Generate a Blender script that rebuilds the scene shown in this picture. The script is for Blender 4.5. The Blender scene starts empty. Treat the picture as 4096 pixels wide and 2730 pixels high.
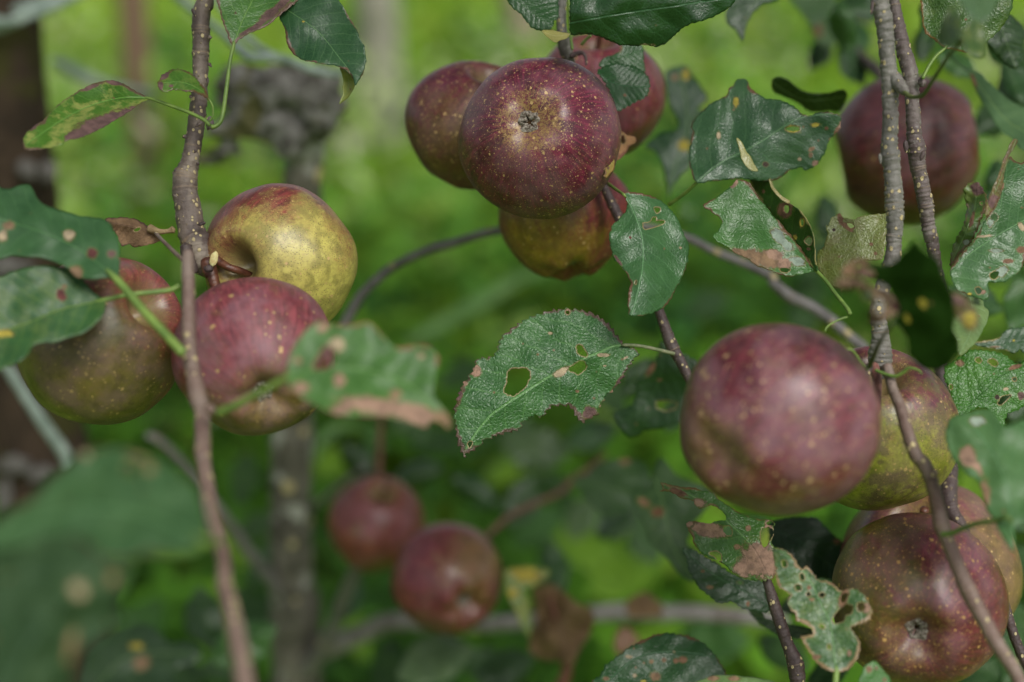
import bpy, bmesh, math, random
import numpy as np
from mathutils import Vector, Matrix, Quaternion, noise
from mathutils.geometry import delaunay_2d_cdt
random.seed(7); rng = np.random.default_rng(7)
SC = bpy.context.scene
COL = SC.collection
R = math.radians

# ------------------------------------------------------------------ camera, sky, sun
PITCH = R(18)
CAM = Vector((0, 0, 1.15))
cd = bpy.data.cameras.new('camera'); cam = bpy.data.objects.new('camera', cd); COL.objects.link(cam)
cam.location = CAM; cam.rotation_euler = (R(90) - PITCH, 0, 0)
cd.lens = 50; cd.sensor_width = 36; cd.clip_start = 0.02; cd.clip_end = 2000
cd.dof.use_dof = True; cd.dof.focus_distance = 0.655; cd.dof.aperture_fstop = 2.9; cd.dof.aperture_blades = 0
SC.camera = cam
SUN_EL, SUN_AZ = R(48), R(152)          # azimuth measured clockwise from +Y
w = bpy.data.worlds.new('World'); SC.world = w; w.use_nodes = True
nt = w.node_tree; nt.nodes.clear()
wo = nt.nodes.new('ShaderNodeOutputWorld'); bg = nt.nodes.new('ShaderNodeBackground')
sky = nt.nodes.new('ShaderNodeTexSky'); sky.sky_type = 'NISHITA'; sky.sun_disc = False
sky.sun_elevation = SUN_EL; sky.sun_rotation = SUN_AZ; sky.air_density = 1.0; sky.dust_density = 3.0
hs = nt.nodes.new('ShaderNodeHueSaturation'); hs.inputs['Saturation'].default_value = 0.28
nt.links.new(sky.outputs[0], hs.inputs['Color']); nt.links.new(hs.outputs[0], bg.inputs[0])
bg.inputs[1].default_value = 0.06; nt.links.new(bg.outputs[0], wo.inputs[0])
sd = bpy.data.lights.new('sun', 'SUN'); sd.energy = 1.5; sd.angle = R(28); sd.color = (1, .97, .92)
sun = bpy.data.objects.new('sun', sd); COL.objects.link(sun)
sdir = Vector((math.sin(SUN_AZ) * math.cos(SUN_EL), math.cos(SUN_AZ) * math.cos(SUN_EL), math.sin(SUN_EL)))
sun.rotation_euler = sdir.to_track_quat('Z', 'Y').to_euler(); sun.location = (2, -3, 6)
SC.view_settings.view_transform = 'Standard'; SC.view_settings.look = 'None'
SC.view_settings.exposure = 1.28; SC.view_settings.gamma = 1
SC.render.engine = 'CYCLES'
SC.cycles.use_denoising = True
SC.cycles.max_bounces = 5; SC.cycles.diffuse_bounces = 2; SC.cycles.transparent_max_bounces = 4
SC.cycles.sample_clamp_indirect = 4

# ------------------------------------------------------------------ placing helpers
RC = cam.rotation_euler.to_matrix()
K = 0.72 / 4096
def at(X, Y, d):                         # a pixel of the 4096 px photograph and a depth in metres -> a point
    return CAM + RC @ Vector(((X - 2048) * K * d, -(Y - 1365) * K * d, -d))
def camdir(x, y, z): return (RC @ Vector((x, y, z))).normalized()
S = 0.6057
ORG = {'a0': (0, 0, S), 'a1': (1000, 0, S), 'a2': (2000, 0, S), 'a3': (3000, 0, S),
       'b0': (0, 900, S), 'b1': (1000, 900, S), 'b2': (2000, 900, S), 'b3': (3000, 900, S),
       'c0': (0, 1780, S), 'c1': (1000, 1780, S), 'c2': (2000, 1780, S), 'c3': (3000, 1780, S),
       'd': (3696, 500, .638), 'P': (0, 0, 1.7407), 'f': (600, 900, .2551)}
def pp(s):                               # "a2 10,20 30,40 | b3 5,6" -> points in photo pixels; a third value is kept
    out = []; o = ORG['P']
    for tok in s.replace('|', ' ').split():
        if tok in ORG: o = ORG[tok]; continue
        v = [float(q) for q in tok.split(',')]
        out.append([o[0] + v[0] * o[2], o[1] + v[1] * o[2]] + ([v[2] * o[2]] if len(v) > 2 else []))
    return np.array(out)
def crom(P, n, closed=False):            # Catmull-Rom through the points, n steps per span
    P = np.asarray(P, float); m = len(P); out = []
    spans = m if closed else m - 1
    for i in range(spans):
        if closed: a, b, c, d = P[(i - 1) % m], P[i], P[(i + 1) % m], P[(i + 2) % m]
        else: a, b, c, d = P[max(i - 1, 0)], P[i], P[i + 1], P[min(i + 2, m - 1)]
        for k in range(n):
            t = k / n
            out.append(.5 * (2 * b + (c - a) * t + (2 * a - 5 * b + 4 * c - d) * t * t + (3 * b - a - 3 * c + d) * t ** 3))
    if not closed: out.append(P[-1])
    return np.array(out)
def resample(P, step, closed=False):
    Q = np.vstack([P, P[:1]]) if closed else P
    L = np.concatenate([[0], np.cumsum(np.linalg.norm(np.diff(Q[:, :2], axis=0), axis=1))])
    n = max(3, int(L[-1] / step)); u = np.linspace(0, L[-1], n + 1)
    out = np.stack([np.interp(u, L, Q[:, k]) for k in range(Q.shape[1])], 1)
    return out[:-1] if closed else out
def inside(P, poly):
    x, y = P[:, 0], P[:, 1]; r = np.zeros(len(P), bool); n = len(poly); j = n - 1
    for i in range(n):
        xi, yi = poly[i]; xj, yj = poly[j]
        c = ((yi > y) != (yj > y))
        with np.errstate(divide='ignore', invalid='ignore'):
            r ^= c & (x < (xj - xi) * (y - yi) / (yj - yi) + xi)
        j = i
    return r
def polydist(P, poly, closed=True):      # distance to a polyline, index and parameter of the nearest segment
    A = poly if closed else poly[:-1]; B = np.roll(poly, -1, 0) if closed else poly[1:]
    D = B - A; LL = (D ** 2).sum(1) + 1e-9
    best = np.full(len(P), 1e18); bi = np.zeros(len(P), int); bt = np.zeros(len(P))
    for i in range(len(A)):
        t = np.clip(((P - A[i]) @ D[i]) / LL[i], 0, 1)
        q = ((P - A[i] - t[:, None] * D[i]) ** 2).sum(1)
        m = q < best; best[m] = q[m]; bi[m] = i; bt[m] = t[m]
    return np.sqrt(best), bi, bt

def tag(o, label=None, cat=None, group=None, kind=None):
    if label: o['label'] = label
    if cat: o['category'] = cat
    if group: o['group'] = group
    if kind: o['kind'] = kind
    return o
def empty(name, loc, label, cat, group=None):
    o = bpy.data.objects.new(name, None); COL.objects.link(o); o.location = loc
    o.empty_display_size = .01
    return tag(o, label, cat, group)
def mesh_obj(name, verts, faces, mats, parent=None, origin=None, smooth=True):
    me = bpy.data.meshes.new(name)
    o = bpy.data.objects.new(name, me); COL.objects.link(o)
    org = Vector(origin) if origin is not None else (parent.matrix_world.translation if False else (parent.location if parent else Vector((0, 0, 0))))
    V = np.asarray([tuple(v) for v in verts], float) - np.array(org)
    me.from_pydata(V.tolist(), [], [tuple(int(i) for i in f) for f in faces])
    for m in (mats if isinstance(mats, (list, tuple)) else [mats]): me.materials.append(m)
    if smooth: me.polygons.foreach_set('use_smooth', [True] * len(me.polygons))
    me.update()
    if parent: o.parent = parent
    else: o.location = org
    return o
def attr(o, name, data, typ='FLOAT'):
    a = o.data.attributes.new(name, typ, 'POINT')
    if typ == 'FLOAT': a.data.foreach_set('value', np.asarray(data, float).ravel())
    elif typ == 'FLOAT_VECTOR': a.data.foreach_set('vector', np.asarray(data, float).ravel())
    elif typ == 'FLOAT_COLOR': a.data.foreach_set('color', np.asarray(data, float).ravel())

# ------------------------------------------------------------------ material helpers
class NT:
    def __init__(s, name):
        s.m = bpy.data.materials.new(name); s.m.use_nodes = True; s.t = s.m.node_tree; s.t.nodes.clear()
        s.out = s.t.nodes.new('ShaderNodeOutputMaterial')
    def n(s, typ, **kw):
        x = s.t.nodes.new(typ)
        for k, v in kw.items(): setattr(x, k, v)
        return x
    def put(s, sock, v):
        if isinstance(v, bpy.types.NodeSocket): s.t.links.new(v, sock)
        elif isinstance(v, (tuple, list)) and sock.type == 'RGBA' and len(v) == 3: sock.default_value = (*v, 1)
        else: sock.default_value = v
    def math(s, op, a, b=0, c=None, clamp=False):
        x = s.n('ShaderNodeMath', operation=op, use_clamp=clamp); s.put(x.inputs[0], a); s.put(x.inputs[1], b)
        if c is not None: s.put(x.inputs[2], c)
        return x.outputs[0]
    def vmath(s, op, a, b=None, sc=None):
        x = s.n('ShaderNodeVectorMath', operation=op); s.put(x.inputs[0], a)
        if b is not None: s.put(x.inputs[1], b)
        if sc is not None: s.put(x.inputs['Scale'], sc)
        return x.outputs['Value'] if op in ('DOT_PRODUCT', 'LENGTH') else x.outputs[0]
    def noise(s, vec, scale, detail=3, rough=.55, dist=0, col=False):
        x = s.n('ShaderNodeTexNoise'); s.put(x.inputs['Vector'], vec); x.inputs['Scale'].default_value = scale
        x.inputs['Detail'].default_value = detail; x.inputs['Roughness'].default_value = rough
        x.inputs['Distortion'].default_value = dist
        return x.outputs['Color' if col else 'Fac']
    def voro(s, vec, scale, feature='F1', rnd=1):
        x = s.n('ShaderNodeTexVoronoi', feature=feature); s.put(x.inputs['Vector'], vec)
        x.inputs['Scale'].default_value = scale; x.inputs['Randomness'].default_value = rnd
        return x
    def mix(s, f, a, b, mode='MIX'):
        x = s.n('ShaderNodeMix', data_type='RGBA', blend_type=mode); s.put(x.inputs[0], f); s.put(x.inputs[6], a); s.put(x.inputs[7], b)
        return x.outputs[2]
    def step(s, v, lo, hi, a=0., b=1.):
        x = s.n('ShaderNodeMapRange', interpolation_type='SMOOTHSTEP'); s.put(x.inputs[0], v)
        x.inputs[1].default_value = lo; x.inputs[2].default_value = hi; x.inputs[3].default_value = a; x.inputs[4].default_value = b
        return x.outputs[0]
    def att(s, name, out='Vector'):
        return s.n('ShaderNodeAttribute', attribute_name=name).outputs[out]
    def sep(s, v):
        x = s.n('ShaderNodeSeparateXYZ'); s.put(x.inputs[0], v); return x.outputs
    def comb(s, a, b, c):
        x = s.n('ShaderNodeCombineXYZ'); s.put(x.inputs[0], a); s.put(x.inputs[1], b); s.put(x.inputs[2], c); return x.outputs[0]
    def bump(s, h, strength, dist, nrm=None):
        x = s.n('ShaderNodeBump'); s.put(x.inputs['Height'], h); x.inputs['Strength'].default_value = strength
        x.inputs['Distance'].default_value = dist
        if nrm is not None: s.put(x.inputs['Normal'], nrm)
        return x.outputs[0]
    def obj(s): return s.n('ShaderNodeTexCoord').outputs['Object']
    def bsdf(s, col, rough=.5, spec=.5, nrm=None, trans=0, tcol=None, coat=0, sheen=0):
        b = s.n('ShaderNodeBsdfPrincipled'); s.put(b.inputs['Base Color'], col); s.put(b.inputs['Roughness'], rough)
        s.put(b.inputs['Specular IOR Level'], spec)
        if nrm is not None: s.put(b.inputs['Normal'], nrm)
        if coat: b.inputs['Coat Weight'].default_value = coat; b.inputs['Coat Roughness'].default_value = .35
        sh = b.outputs[0]
        if trans:
            t = s.n('ShaderNodeBsdfTranslucent'); s.put(t.inputs[0], tcol if tcol is not None else col)
            m = s.n('ShaderNodeMixShader'); m.inputs[0].default_value = trans
            s.t.links.new(sh, m.inputs[1]); s.t.links.new(t.outputs[0], m.inputs[2]); sh = m.outputs[0]
        s.t.links.new(sh, s.out.inputs[0]); return s.m

_lm = {}
def leafmat(c1, c2, vein=(.12, .2, .07), rim=0., rimcol=(.12, .05, .03), mott=0., mcol=(.22, .25, .06), rough=.36, bumpy=1., spec=.48, under=False, nv=9, pale=0.):
    key = (c1, c2, vein, rim, rimcol, mott, mcol, rough, bumpy, spec, under, nv, pale)
    if key in _lm: return _lm[key]
    N = NT('leaf_green'); ob = N.obj(); lf = N.sep(N.att('lf')); l2 = N.sep(N.att('lf2'))
    s_, t_, ed = lf[0], lf[1], lf[2]; sp, ho = l2[0], l2[1]
    nl = N.noise(ob, 45, 3); nf = N.noise(ob, 260, 3); nn = N.noise(ob, 900, 2)
    c1 = (c1[0] * .92, c1[1] * .8, c1[2] * .52); c2 = (c2[0] * .95, c2[1] * .83, c2[2] * .54)
    at_ = N.math('ABSOLUTE', t_)
    wob = N.math('MULTIPLY', N.math('SUBTRACT', nl, .5), .11)
    u = N.math('MULTIPLY', N.math('ADD', N.math('SUBTRACT', s_, N.math('MULTIPLY', at_, .75)), wob), nv)
    side = N.math('MULTIPLY', N.math('GREATER_THAN', t_, 0), .45)
    tri = N.math('PINGPONG', N.math('ADD', u, side), .5)
    vline = N.step(tri, .0, .07, 1, 0)
    vline = N.math('MULTIPLY', vline, N.step(ed, .0, .3, .25, 1))
    midl = N.step(at_, .002, .0075, 1, 0)
    net = N.voro(N.vmath('ADD', ob, N.vmath('SCALE', N.noise(ob, 300, 2, col=True), sc=.0025)), 560, 'DISTANCE_TO_EDGE').outputs['Distance']
    netl = N.step(net, .0, .12, 1, 0)
    col = N.mix(N.step(nl, .35, .65), c1, c2)
    col = N.mix(N.math('MULTIPLY', N.math('SUBTRACT', nf, .35), .5), col, tuple(q * 1.7 for q in c2))
    if mott:
        mm = N.noise(ob, 120, 5, .7)
        col = N.mix(N.math('MULTIPLY', N.step(mm, .45, .62), mott), col, mcol)
    col = N.mix(N.math('MULTIPLY', netl, .16 if not under else .35), col, vein)
    col = N.mix(N.math('MULTIPLY', vline, .38), col, vein)
    col = N.mix(N.math('MULTIPLY', midl, .65), col, tuple(min(1, q * 1.25) for q in vein))
    if pale: col = N.mix(pale, col, (.35, .42, .33))
    # tiny scattered blemishes
    bv = N.voro(ob, 150).outputs
    bl = N.math('MULTIPLY', N.step(bv['Distance'], .06, .13, 1, 0), N.step(N.sep(bv['Color'])[0], .72, .76))
    col = N.mix(N.math('MULTIPLY', bl, .8), col, (.16, .10, .045))
    if rim:
        rm = N.step(N.math('ADD', ed, N.math('MULTIPLY', N.math('SUBTRACT', N.noise(ob, 60, 4), .5), 1.6)), rim - .14, rim + .04, 1, 0)
        col = N.mix(N.math('MULTIPLY', rm, .85), col, N.mix(nf, tuple(q * .6 for q in rimcol), tuple(q * 1.5 for q in rimcol)))
    hr = N.step(N.math('ADD', ho, N.math('MULTIPLY', N.math('SUBTRACT', nf, .5), .12)), .05, .12, 1, 0)
    col = N.mix(N.math('MULTIPLY', hr, .75), col, N.mix(nf, (.12, .07, .03), (.48, .38, .2)))
    a = N.math('ADD', sp, N.math('MULTIPLY', N.math('SUBTRACT', N.noise(ob, 300, 5, .75), .5), .95))
    sc_ = N.n('ShaderNodeAttribute', attribute_name='spotc').outputs['Color']
    col = N.mix(N.step(a, .33, .43, 0, .4), col, (.16, .19, .04))
    rimm = N.step(a, .41, .49); core = N.step(a, .50, .56)
    col = N.mix(N.math('MULTIPLY', rimm, .6), col, (.09, .045, .03))
    col = N.mix(core, col, N.mix(N.step(nf, .3, .7), N.mix(.45, sc_, (0, 0, 0)), sc_))
    h = N.math('ADD', N.math('MULTIPLY', N.math('MULTIPLY', N.math('POWER', tri, .5), N.step(nl, .3, .7, .25, 1)), .5 * bumpy), N.math('MULTIPLY', N.step(net, 0, .3), .16 * bumpy))
    h = N.math('ADD', h, N.math('MULTIPLY', nn, .12)); h = N.math('ADD', h, N.math('MULTIPLY', nf, .3)); h = N.math('SUBTRACT', h, N.math('MULTIPLY', midl, .6))
    if under: h = N.math('MULTIPLY', h, -1)
    nrm = N.bump(h, .55, .0011)
    ro = N.math('ADD', rough, N.math('MULTIPLY', N.math('SUBTRACT', nf, .5), .25))
    ro = N.mix(core, ro, (.85, .85, .85))
    m = N.bsdf(col, ro, spec, nrm, trans=.2, tcol=N.mix(1, col, (2.2, 2.0, .7), 'MULTIPLY'))
    _lm[key] = m; return m
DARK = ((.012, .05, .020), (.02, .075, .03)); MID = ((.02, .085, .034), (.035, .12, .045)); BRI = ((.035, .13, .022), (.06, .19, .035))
UNDER = leafmat((.10, .17, .07), (.14, .21, .08), vein=(.2, .26, .12), under=True, rough=.6, spec=.3)
def LM(pal, **k): return leafmat(pal[0], pal[1], **k)

SPC = {'b': (.20, .11, .06), 'p': (.33, .21, .145), 'c': (.42, .34, .22), 'y': (.42, .35, .05), 'r': (.12, .035, .03), 'w': (.27, .34, .27), 'k': (.05, .03, .02), 'v': (.16, .09, .08), 't': (.24, .155, .085), 'g': (.05, .13, .03)}

def stalk(name, pts, mat, parent, seg=8, n=5, cap=True):
    """tube through 3-D points with radii [(Vector, r), ...]"""
    A = np.array([[*p, r] for p, r in pts]); A = crom(A, n)
    return tube(name, A[:, :3], A[:, 3], mat, parent, seg)
def tube(name, P, rad, mat, parent=None, seg=14, ringv=None, rough=0, seed=0, origin=None, label=None, blunt=.6):
    P = [Vector(p) for p in P]; n = len(P); V = []; F = []
    T = [(P[min(i + 1, n - 1)] - P[max(i - 1, 0)]).normalized() for i in range(n)]
    u = T[0].orthogonal().normalized()
    for i in range(n):
        u = (u - T[i] * u.dot(T[i])).normalized(); v = T[i].cross(u)
        for k in range(seg):
            a = 2 * math.pi * k / seg; dd = u * math.cos(a) + v * math.sin(a); r = rad[i]
            if rough:
                q = P[i] + dd * r
                r *= 1 + rough * (noise.noise(q * (1.2 / max(r, .0008)) * .35 + Vector((seed, 0, 0))) + .6 * noise.noise(q * (1.2 / max(r, .0008)) + Vector((0, seed, 0))))
            V.append(P[i] + dd * r)
    for i in range(n - 1):
        for k in range(seg):
            a = i * seg + k; b = i * seg + (k + 1) % seg
            F.append((a, b, b + seg, a + seg))
    for e, i in ((0, 0), (1, n - 1)):
        c = len(V); V.append(P[i] + T[i] * rad[i] * (blunt if e else -blunt))
        for k in range(seg):
            a = i * seg + k; b = i * seg + (k + 1) % seg
            F.append((b, a, c) if not e else (a, b, c))
    o = mesh_obj(name, V, F, mat, parent, origin)
    if ringv is not None:
        rv = np.repeat(np.asarray(ringv, float), seg); rv = np.concatenate([rv, [0, 0]]); attr(o, 'ring', rv)
    return o

# ------------------------------------------------------------------ leaf builder
PETM = None
def leaf(label, out, mid, d, gx=0, gy=.5, V=0., C=0., wave=.002, mat=None, under=None, holes=(), spots='', pet=None, pr=6, pd=None,
         teeth=0, tsp=26, step=9, name='apple_leaf', parent=None, part='blade', group=None, cat='leaf', petmat=None, curl=0, th=.00022, flip=False, bow=0):
    out = pp(out) if isinstance(out, str) else np.asarray(out, float)
    mid = pp(mid) if isinstance(mid, str) else np.asarray(mid, float)
    out = crom(out[:, :2], 5, True); out = resample(out, step * .8, True)
    M = crom(mid[:, :2], 6)
    out = out + np.array([[noise.noise(Vector((v[0] / 28, v[1] / 28, 7))), noise.noise(Vector((v[0] / 28, v[1] / 28, 17)))] for v in out]) * 4
    if teeth:                            # saw teeth round the margin
        L = np.cumsum(np.linalg.norm(np.roll(out, -1, 0) - out, axis=1))
        nx = np.roll(out, -1, 0) - np.roll(out, 1, 0); nx /= np.linalg.norm(nx, axis=1)[:, None] + 1e-9
        nr = np.stack([nx[:, 1], -nx[:, 0]], 1)
        area = ((out[:, 0] * np.roll(out[:, 1], -1)) - (np.roll(out[:, 0], -1) * out[:, 1])).sum()
        if area < 0: nr = -nr
        ph = L / tsp + np.array([.8 * noise.noise(Vector((l / 70, 3.3, d * 9))) for l in L])
        out = out + nr * ((ph % 1)[:, None] ** 1.2 - .5) * teeth
    H = []
    for h in holes:
        q = resample(crom(pp(h)[:, :2], 4, True), step * .55, True); c_ = q.mean(0); rr_ = np.linalg.norm(q - c_, axis=1).mean()
        H.append(np.array([c_ + (v - c_) * (1 + min(.22, 5 / rr_) * (noise.noise(Vector((v[0] / 13, v[1] / 13, 1))) + .7 * noise.noise(Vector((v[0] / 6, v[1] / 6, 4))))) for v in q]))
    lo, hi = out.min(0), out.max(0)
    gxs, gys = np.meshgrid(np.arange(lo[0], hi[0], step), np.arange(lo[1], hi[1], step * .87))
    gxs = gxs + (np.arange(gxs.shape[0]) % 2)[:, None] * step * .5
    G = np.stack([gxs.ravel(), gys.ravel()], 1)
    G = G[inside(G, out)]; G = G[polydist(G, out)[0] > step * .45]
    for h in H: G = G[~inside(G, h)]; G = G[polydist(G, h)[0] > step * .45]
    pts = [out] + H; edges = []; o0 = 0
    for q in pts:
        edges += [(o0 + i, o0 + (i + 1) % len(q)) for i in range(len(q))]; o0 += len(q)
    allp = np.vstack(pts + [G])
    r = delaunay_2d_cdt([Vector((float(p[0]), float(p[1]))) for p in allp], edges, [], 0, 1e-4)
    P2 = np.array([tuple(v) for v in r[0]]); F = np.array([f for f in r[2] if len(f) == 3])
    cen = P2[F].mean(1); keep = inside(cen, out)
    for h in H: keep &= ~inside(cen, h)
    F = F[keep]
    used = np.unique(F); rm = -np.ones(len(P2), int); rm[used] = np.arange(len(used)); F = rm[F]; P2 = P2[used]
    # leaf coordinates
    segL = np.linalg.norm(np.diff(M, axis=0), axis=1); cum = np.concatenate([[0], np.cumsum(segL)]); LT = cum[-1]
    dist, bi, bt = polydist(P2, M, False)
    s_ = (cum[bi] + bt * segL[bi]) / LT
    tdir = (M[1:] - M[:-1])[bi]; rel = P2 - M[bi]
    sgn = np.sign(tdir[:, 0] * rel[:, 1] - tdir[:, 1] * rel[:, 0]); t_ = sgn * dist / LT
    kd = K * d; base = M[0]
    dep = np.full(len(P2), d) + gx * (P2[:, 0] - base[0]) * kd - gy * (P2[:, 1] - base[1]) * kd
    tm = dist * kd
    dep += V * tm + C * tm * tm * 1000 * .02 + bow * (s_ - s_ ** 2) * 4
    dep += curl * np.clip(s_ - .6, 0, 1) ** 2
    lat = np.abs((((s_ - np.abs(t_) * .75) * 9 + .45 * (t_ > 0)) % 1) - .5)
    dep += wave * np.array([noise.noise(Vector((p[0] / 110, p[1] / 110, d * 20))) for p in P2]) * 1.6 + wave * .12 * lat
    W = [at(p[0], p[1], q) for p, q in zip(P2, dep)]
    # orientation: faces look at the camera
    a, b, c = P2[F[0]]; cr = (b[0] - a[0]) * (c[1] - a[1]) - (b[1] - a[1]) * (c[0] - a[0])
    if (cr > 0) != flip: F = F[:, ::-1]
    root = parent or empty(name, at(base[0], base[1], d), label, cat, group)
    o = mesh_obj(part, W, F, [mat or LM(MID), under or UNDER], root)
    if parent is not None and label: o['label'] = label
    ed = np.clip(polydist(P2, out)[0] / 45, 0, 1); ho = np.ones(len(P2))
    for h in H: ho = np.minimum(ho, polydist(P2, h)[0] / 45)
    sa = np.full(len(P2), 0.); sc_ = np.tile([.3, .15, .08, 1.], (len(P2), 1))
    o_ = ORG['P']
    for tok in spots.split():
        if tok in ORG: o_ = ORG[tok]; continue
        k, x, y, rx, ry, *rot = tok.split(','); x, y, rx, ry = (float(q) for q in (x, y, rx, ry)); rot = R(float(rot[0])) if rot else 0
        q = P2 - [o_[0] + x * o_[2], o_[1] + y * o_[2]]
        qx = q[:, 0] * math.cos(rot) + q[:, 1] * math.sin(rot); qy = -q[:, 0] * math.sin(rot) + q[:, 1] * math.cos(rot)
        v = np.clip(1 - np.hypot(qx / (rx * o_[2]), qy / (ry * o_[2])) * .5, 0, 1)
        m = v > sa; sa[m] = v[m]; sc_[m, :3] = SPC[k]
    attr(o, 'lf', np.stack([s_, t_, ed], 1), 'FLOAT_VECTOR'); attr(o, 'lf2', np.stack([sa, ho, ho], 1), 'FLOAT_VECTOR')
    attr(o, 'spotc', sc_, 'FLOAT_COLOR')
    so = o.modifiers.new('solidify', 'SOLIDIFY'); so.thickness = th; so.offset = 0; so.material_offset = 1
    if pet is not None:
        Q = pp(pet); n = len(Q); e = pd if pd is not None else d
        L = np.concatenate([[0], np.cumsum(np.linalg.norm(np.diff(Q[:, :2], axis=0), axis=1))]); L /= L[-1]
        pts = [(at(q[0], q[1], d + (e - d) * l), (q[2] if len(q) > 2 else pr * (1 + .25 * l)) * K * d) for q, l in zip(Q, L)]
        # the stalk runs a little way under the blade as the thick end of the midrib
        pts = [(at(*(M[2]), d + .0006), pr * .5 * K * d)] + pts
        stalk('petiole', pts, petmat or PETM, root)
    return root

def simplemat(name, c1, c2, scale=60, rough=.6, spec=.4, bump=.0006, trans=0, c3=None, detail=5, vz=1):
    N = NT(name); ob = N.obj()
    if vz != 1: ob = N.vmath('MULTIPLY', ob, (1, 1, vz))
    a = N.noise(ob, scale, detail, .65)
    col = N.mix(N.step(a, .35, .65), c1, c2)
    if c3: col = N.mix(N.step(N.noise(ob, scale * .4, 4), .56, .62), col, c3)
    return N.bsdf(col, rough, spec, N.bump(N.noise(ob, scale * 2.5, 5, .7), .6, bump), trans=trans)
PETM = simplemat('petiole_green', (.085, .15, .03), (.15, .23, .045), 120, .45)
PETD = simplemat('petiole_dark', (.03, .05, .015), (.06, .09, .02), 120, .5)
PETR = simplemat('petiole_brown', (.14, .055, .045), (.2, .09, .07), 120, .5)

def barkmat(name, c1, c2, c3, scale=1., dots=.5, dotcol=(.46, .38, .2), rough=.55, dscale=320, pale=0.):
    N = NT(name); ob = N.obj()
    st = N.vmath('MULTIPLY', ob, (1, 1, .5))
    n1 = N.noise(st, 70 * scale, 5, .65); n2 = N.noise(ob, 420 * scale, 4, .7); n3 = N.noise(ob, 38 * scale, 4, .6)
    col = N.mix(N.step(n1, .35, .65), c1, c2)
    col = N.mix(N.math('MULTIPLY', N.step(n3, .52, .62), .8), col, c3)
    col = N.mix(N.math('MULTIPLY', N.step(n2, .55, .7), .5), col, tuple(q * .35 for q in c1))
    if pale: col = N.mix(N.math('MULTIPLY', N.step(n2, .3, .45, 1, 0), pale), col, (.3, .3, .27))
    vo = N.voro(N.vmath('MULTIPLY', ob, (1, 1, .8)), dscale); dt = vo.outputs['Distance']
    cc = N.sep(vo.outputs['Color'])
    thr = N.math('MULTIPLY', N.math('ADD', .15, N.math('MULTIPLY', cc[1], .22)), 1)
    dm = N.math('MULTIPLY', N.step(N.math('SUBTRACT', thr, dt), -.02, .04), N.math('LESS_THAN', cc[0], dots))
    col = N.mix(dm, col, N.mix(cc[2], dotcol, tuple(q * .7 for q in dotcol)))
    rg = N.att('ring', 'Fac')
    col = N.mix(N.math('MULTIPLY', N.math('MULTIPLY', N.step(rg, .3, .9), N.step(n1, .3, .6)), .75), col, N.mix(n2, (.06, .04, .03), (.30, .22, .13)))
    h = N.math('ADD', N.math('MULTIPLY', n1, .5), N.math('MULTIPLY', n2, .35)); h = N.math('ADD', h, N.math('MULTIPLY', dm, .5))
    return N.bsdf(col, rough, .4, N.bump(h, .9, .002))
BK_BROWN = barkmat('bark_purple_brown', (.065, .047, .04), (.145, .115, .09), (.22, .185, .14), dots=.9, dscale=380)
BK_GREY = barkmat('bark_grey', (.12, .115, .10), (.21, .20, .175), (.10, .085, .075), dots=.85, dscale=330, pale=.25)
BK_GREY2 = barkmat('bark_grey_speckled', (.085, .062, .058), (.13, .105, .095), (.21, .19, .165), dots=.9, dscale=340, pale=.5)
BK_TWIG = barkmat('bark_twig', (.12, .075, .06), (.17, .12, .095), (.17, .13, .105), dots=.5, dscale=250)
BK_DARK = barkmat('bark_dark', (.04, .026, .025), (.075, .05, .045), (.06, .045, .04), dots=.6, dscale=430)
BK_OLD = barkmat('bark_lichen', (.055, .048, .038), (.15, .135, .11), (.40, .40, .37), scale=.8, dots=.2, dscale=70, pale=.35, rough=.85)
BK_FAR = barkmat('bark_far_grey', (.10, .092, .09), (.18, .17, .165), (.14, .13, .12), dots=.3, dscale=120)

def branch(label, path, depths, mat, name='apple_branch', rings=(), rough=.10, cat='branch', group=None, parent=None, part=None, extra=(), seg=22, fine=9, origin=None, shape=None, rs=1.0):
    A = pp(path); n = len(A)
    L = np.concatenate([[0], np.cumsum(np.linalg.norm(np.diff(A[:, :2], axis=0), axis=1))]); u = L / L[-1]
    dd = np.interp(u, np.linspace(0, 1, len(depths)), depths)
    B = crom(np.column_stack([A, dd]), fine)
    B = resample(B, max(4, B[:, 2].mean() * .14))
    P = [at(b[0], b[1], b[3]) for b in B]; rad = B[:, 2] * K * B[:, 3] * rs
    Y = B[:, :2]; ringv = np.zeros(len(B))
    for tok in rings:
        q = pp(tok)[0]; i = int(np.argmin(((Y - q[:2]) ** 2).sum(1)))
        for j, k in ((i - 1, .25), (i, 1), (i + 1, .25)):
            if 0 <= j < len(B): ringv[j] = max(ringv[j], k); rad[j] *= 1 + .055 * k
    for (p, r) in extra: P.append(Vector(p)); rad = np.append(rad, r); ringv = np.append(ringv, 0)
    if parent is None:
        root = empty(name, P[0], label, cat, group)
        tube(part or 'bark', P, rad, mat, root, seg, ringv, rough, seed=len(bpy.data.objects) * .7)
        return root
    o = tube(part or 'side_branch', P, rad, mat, parent, seg, ringv, rough, seed=len(bpy.data.objects) * .7)
    if label: o['label'] = label
    return o
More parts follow.
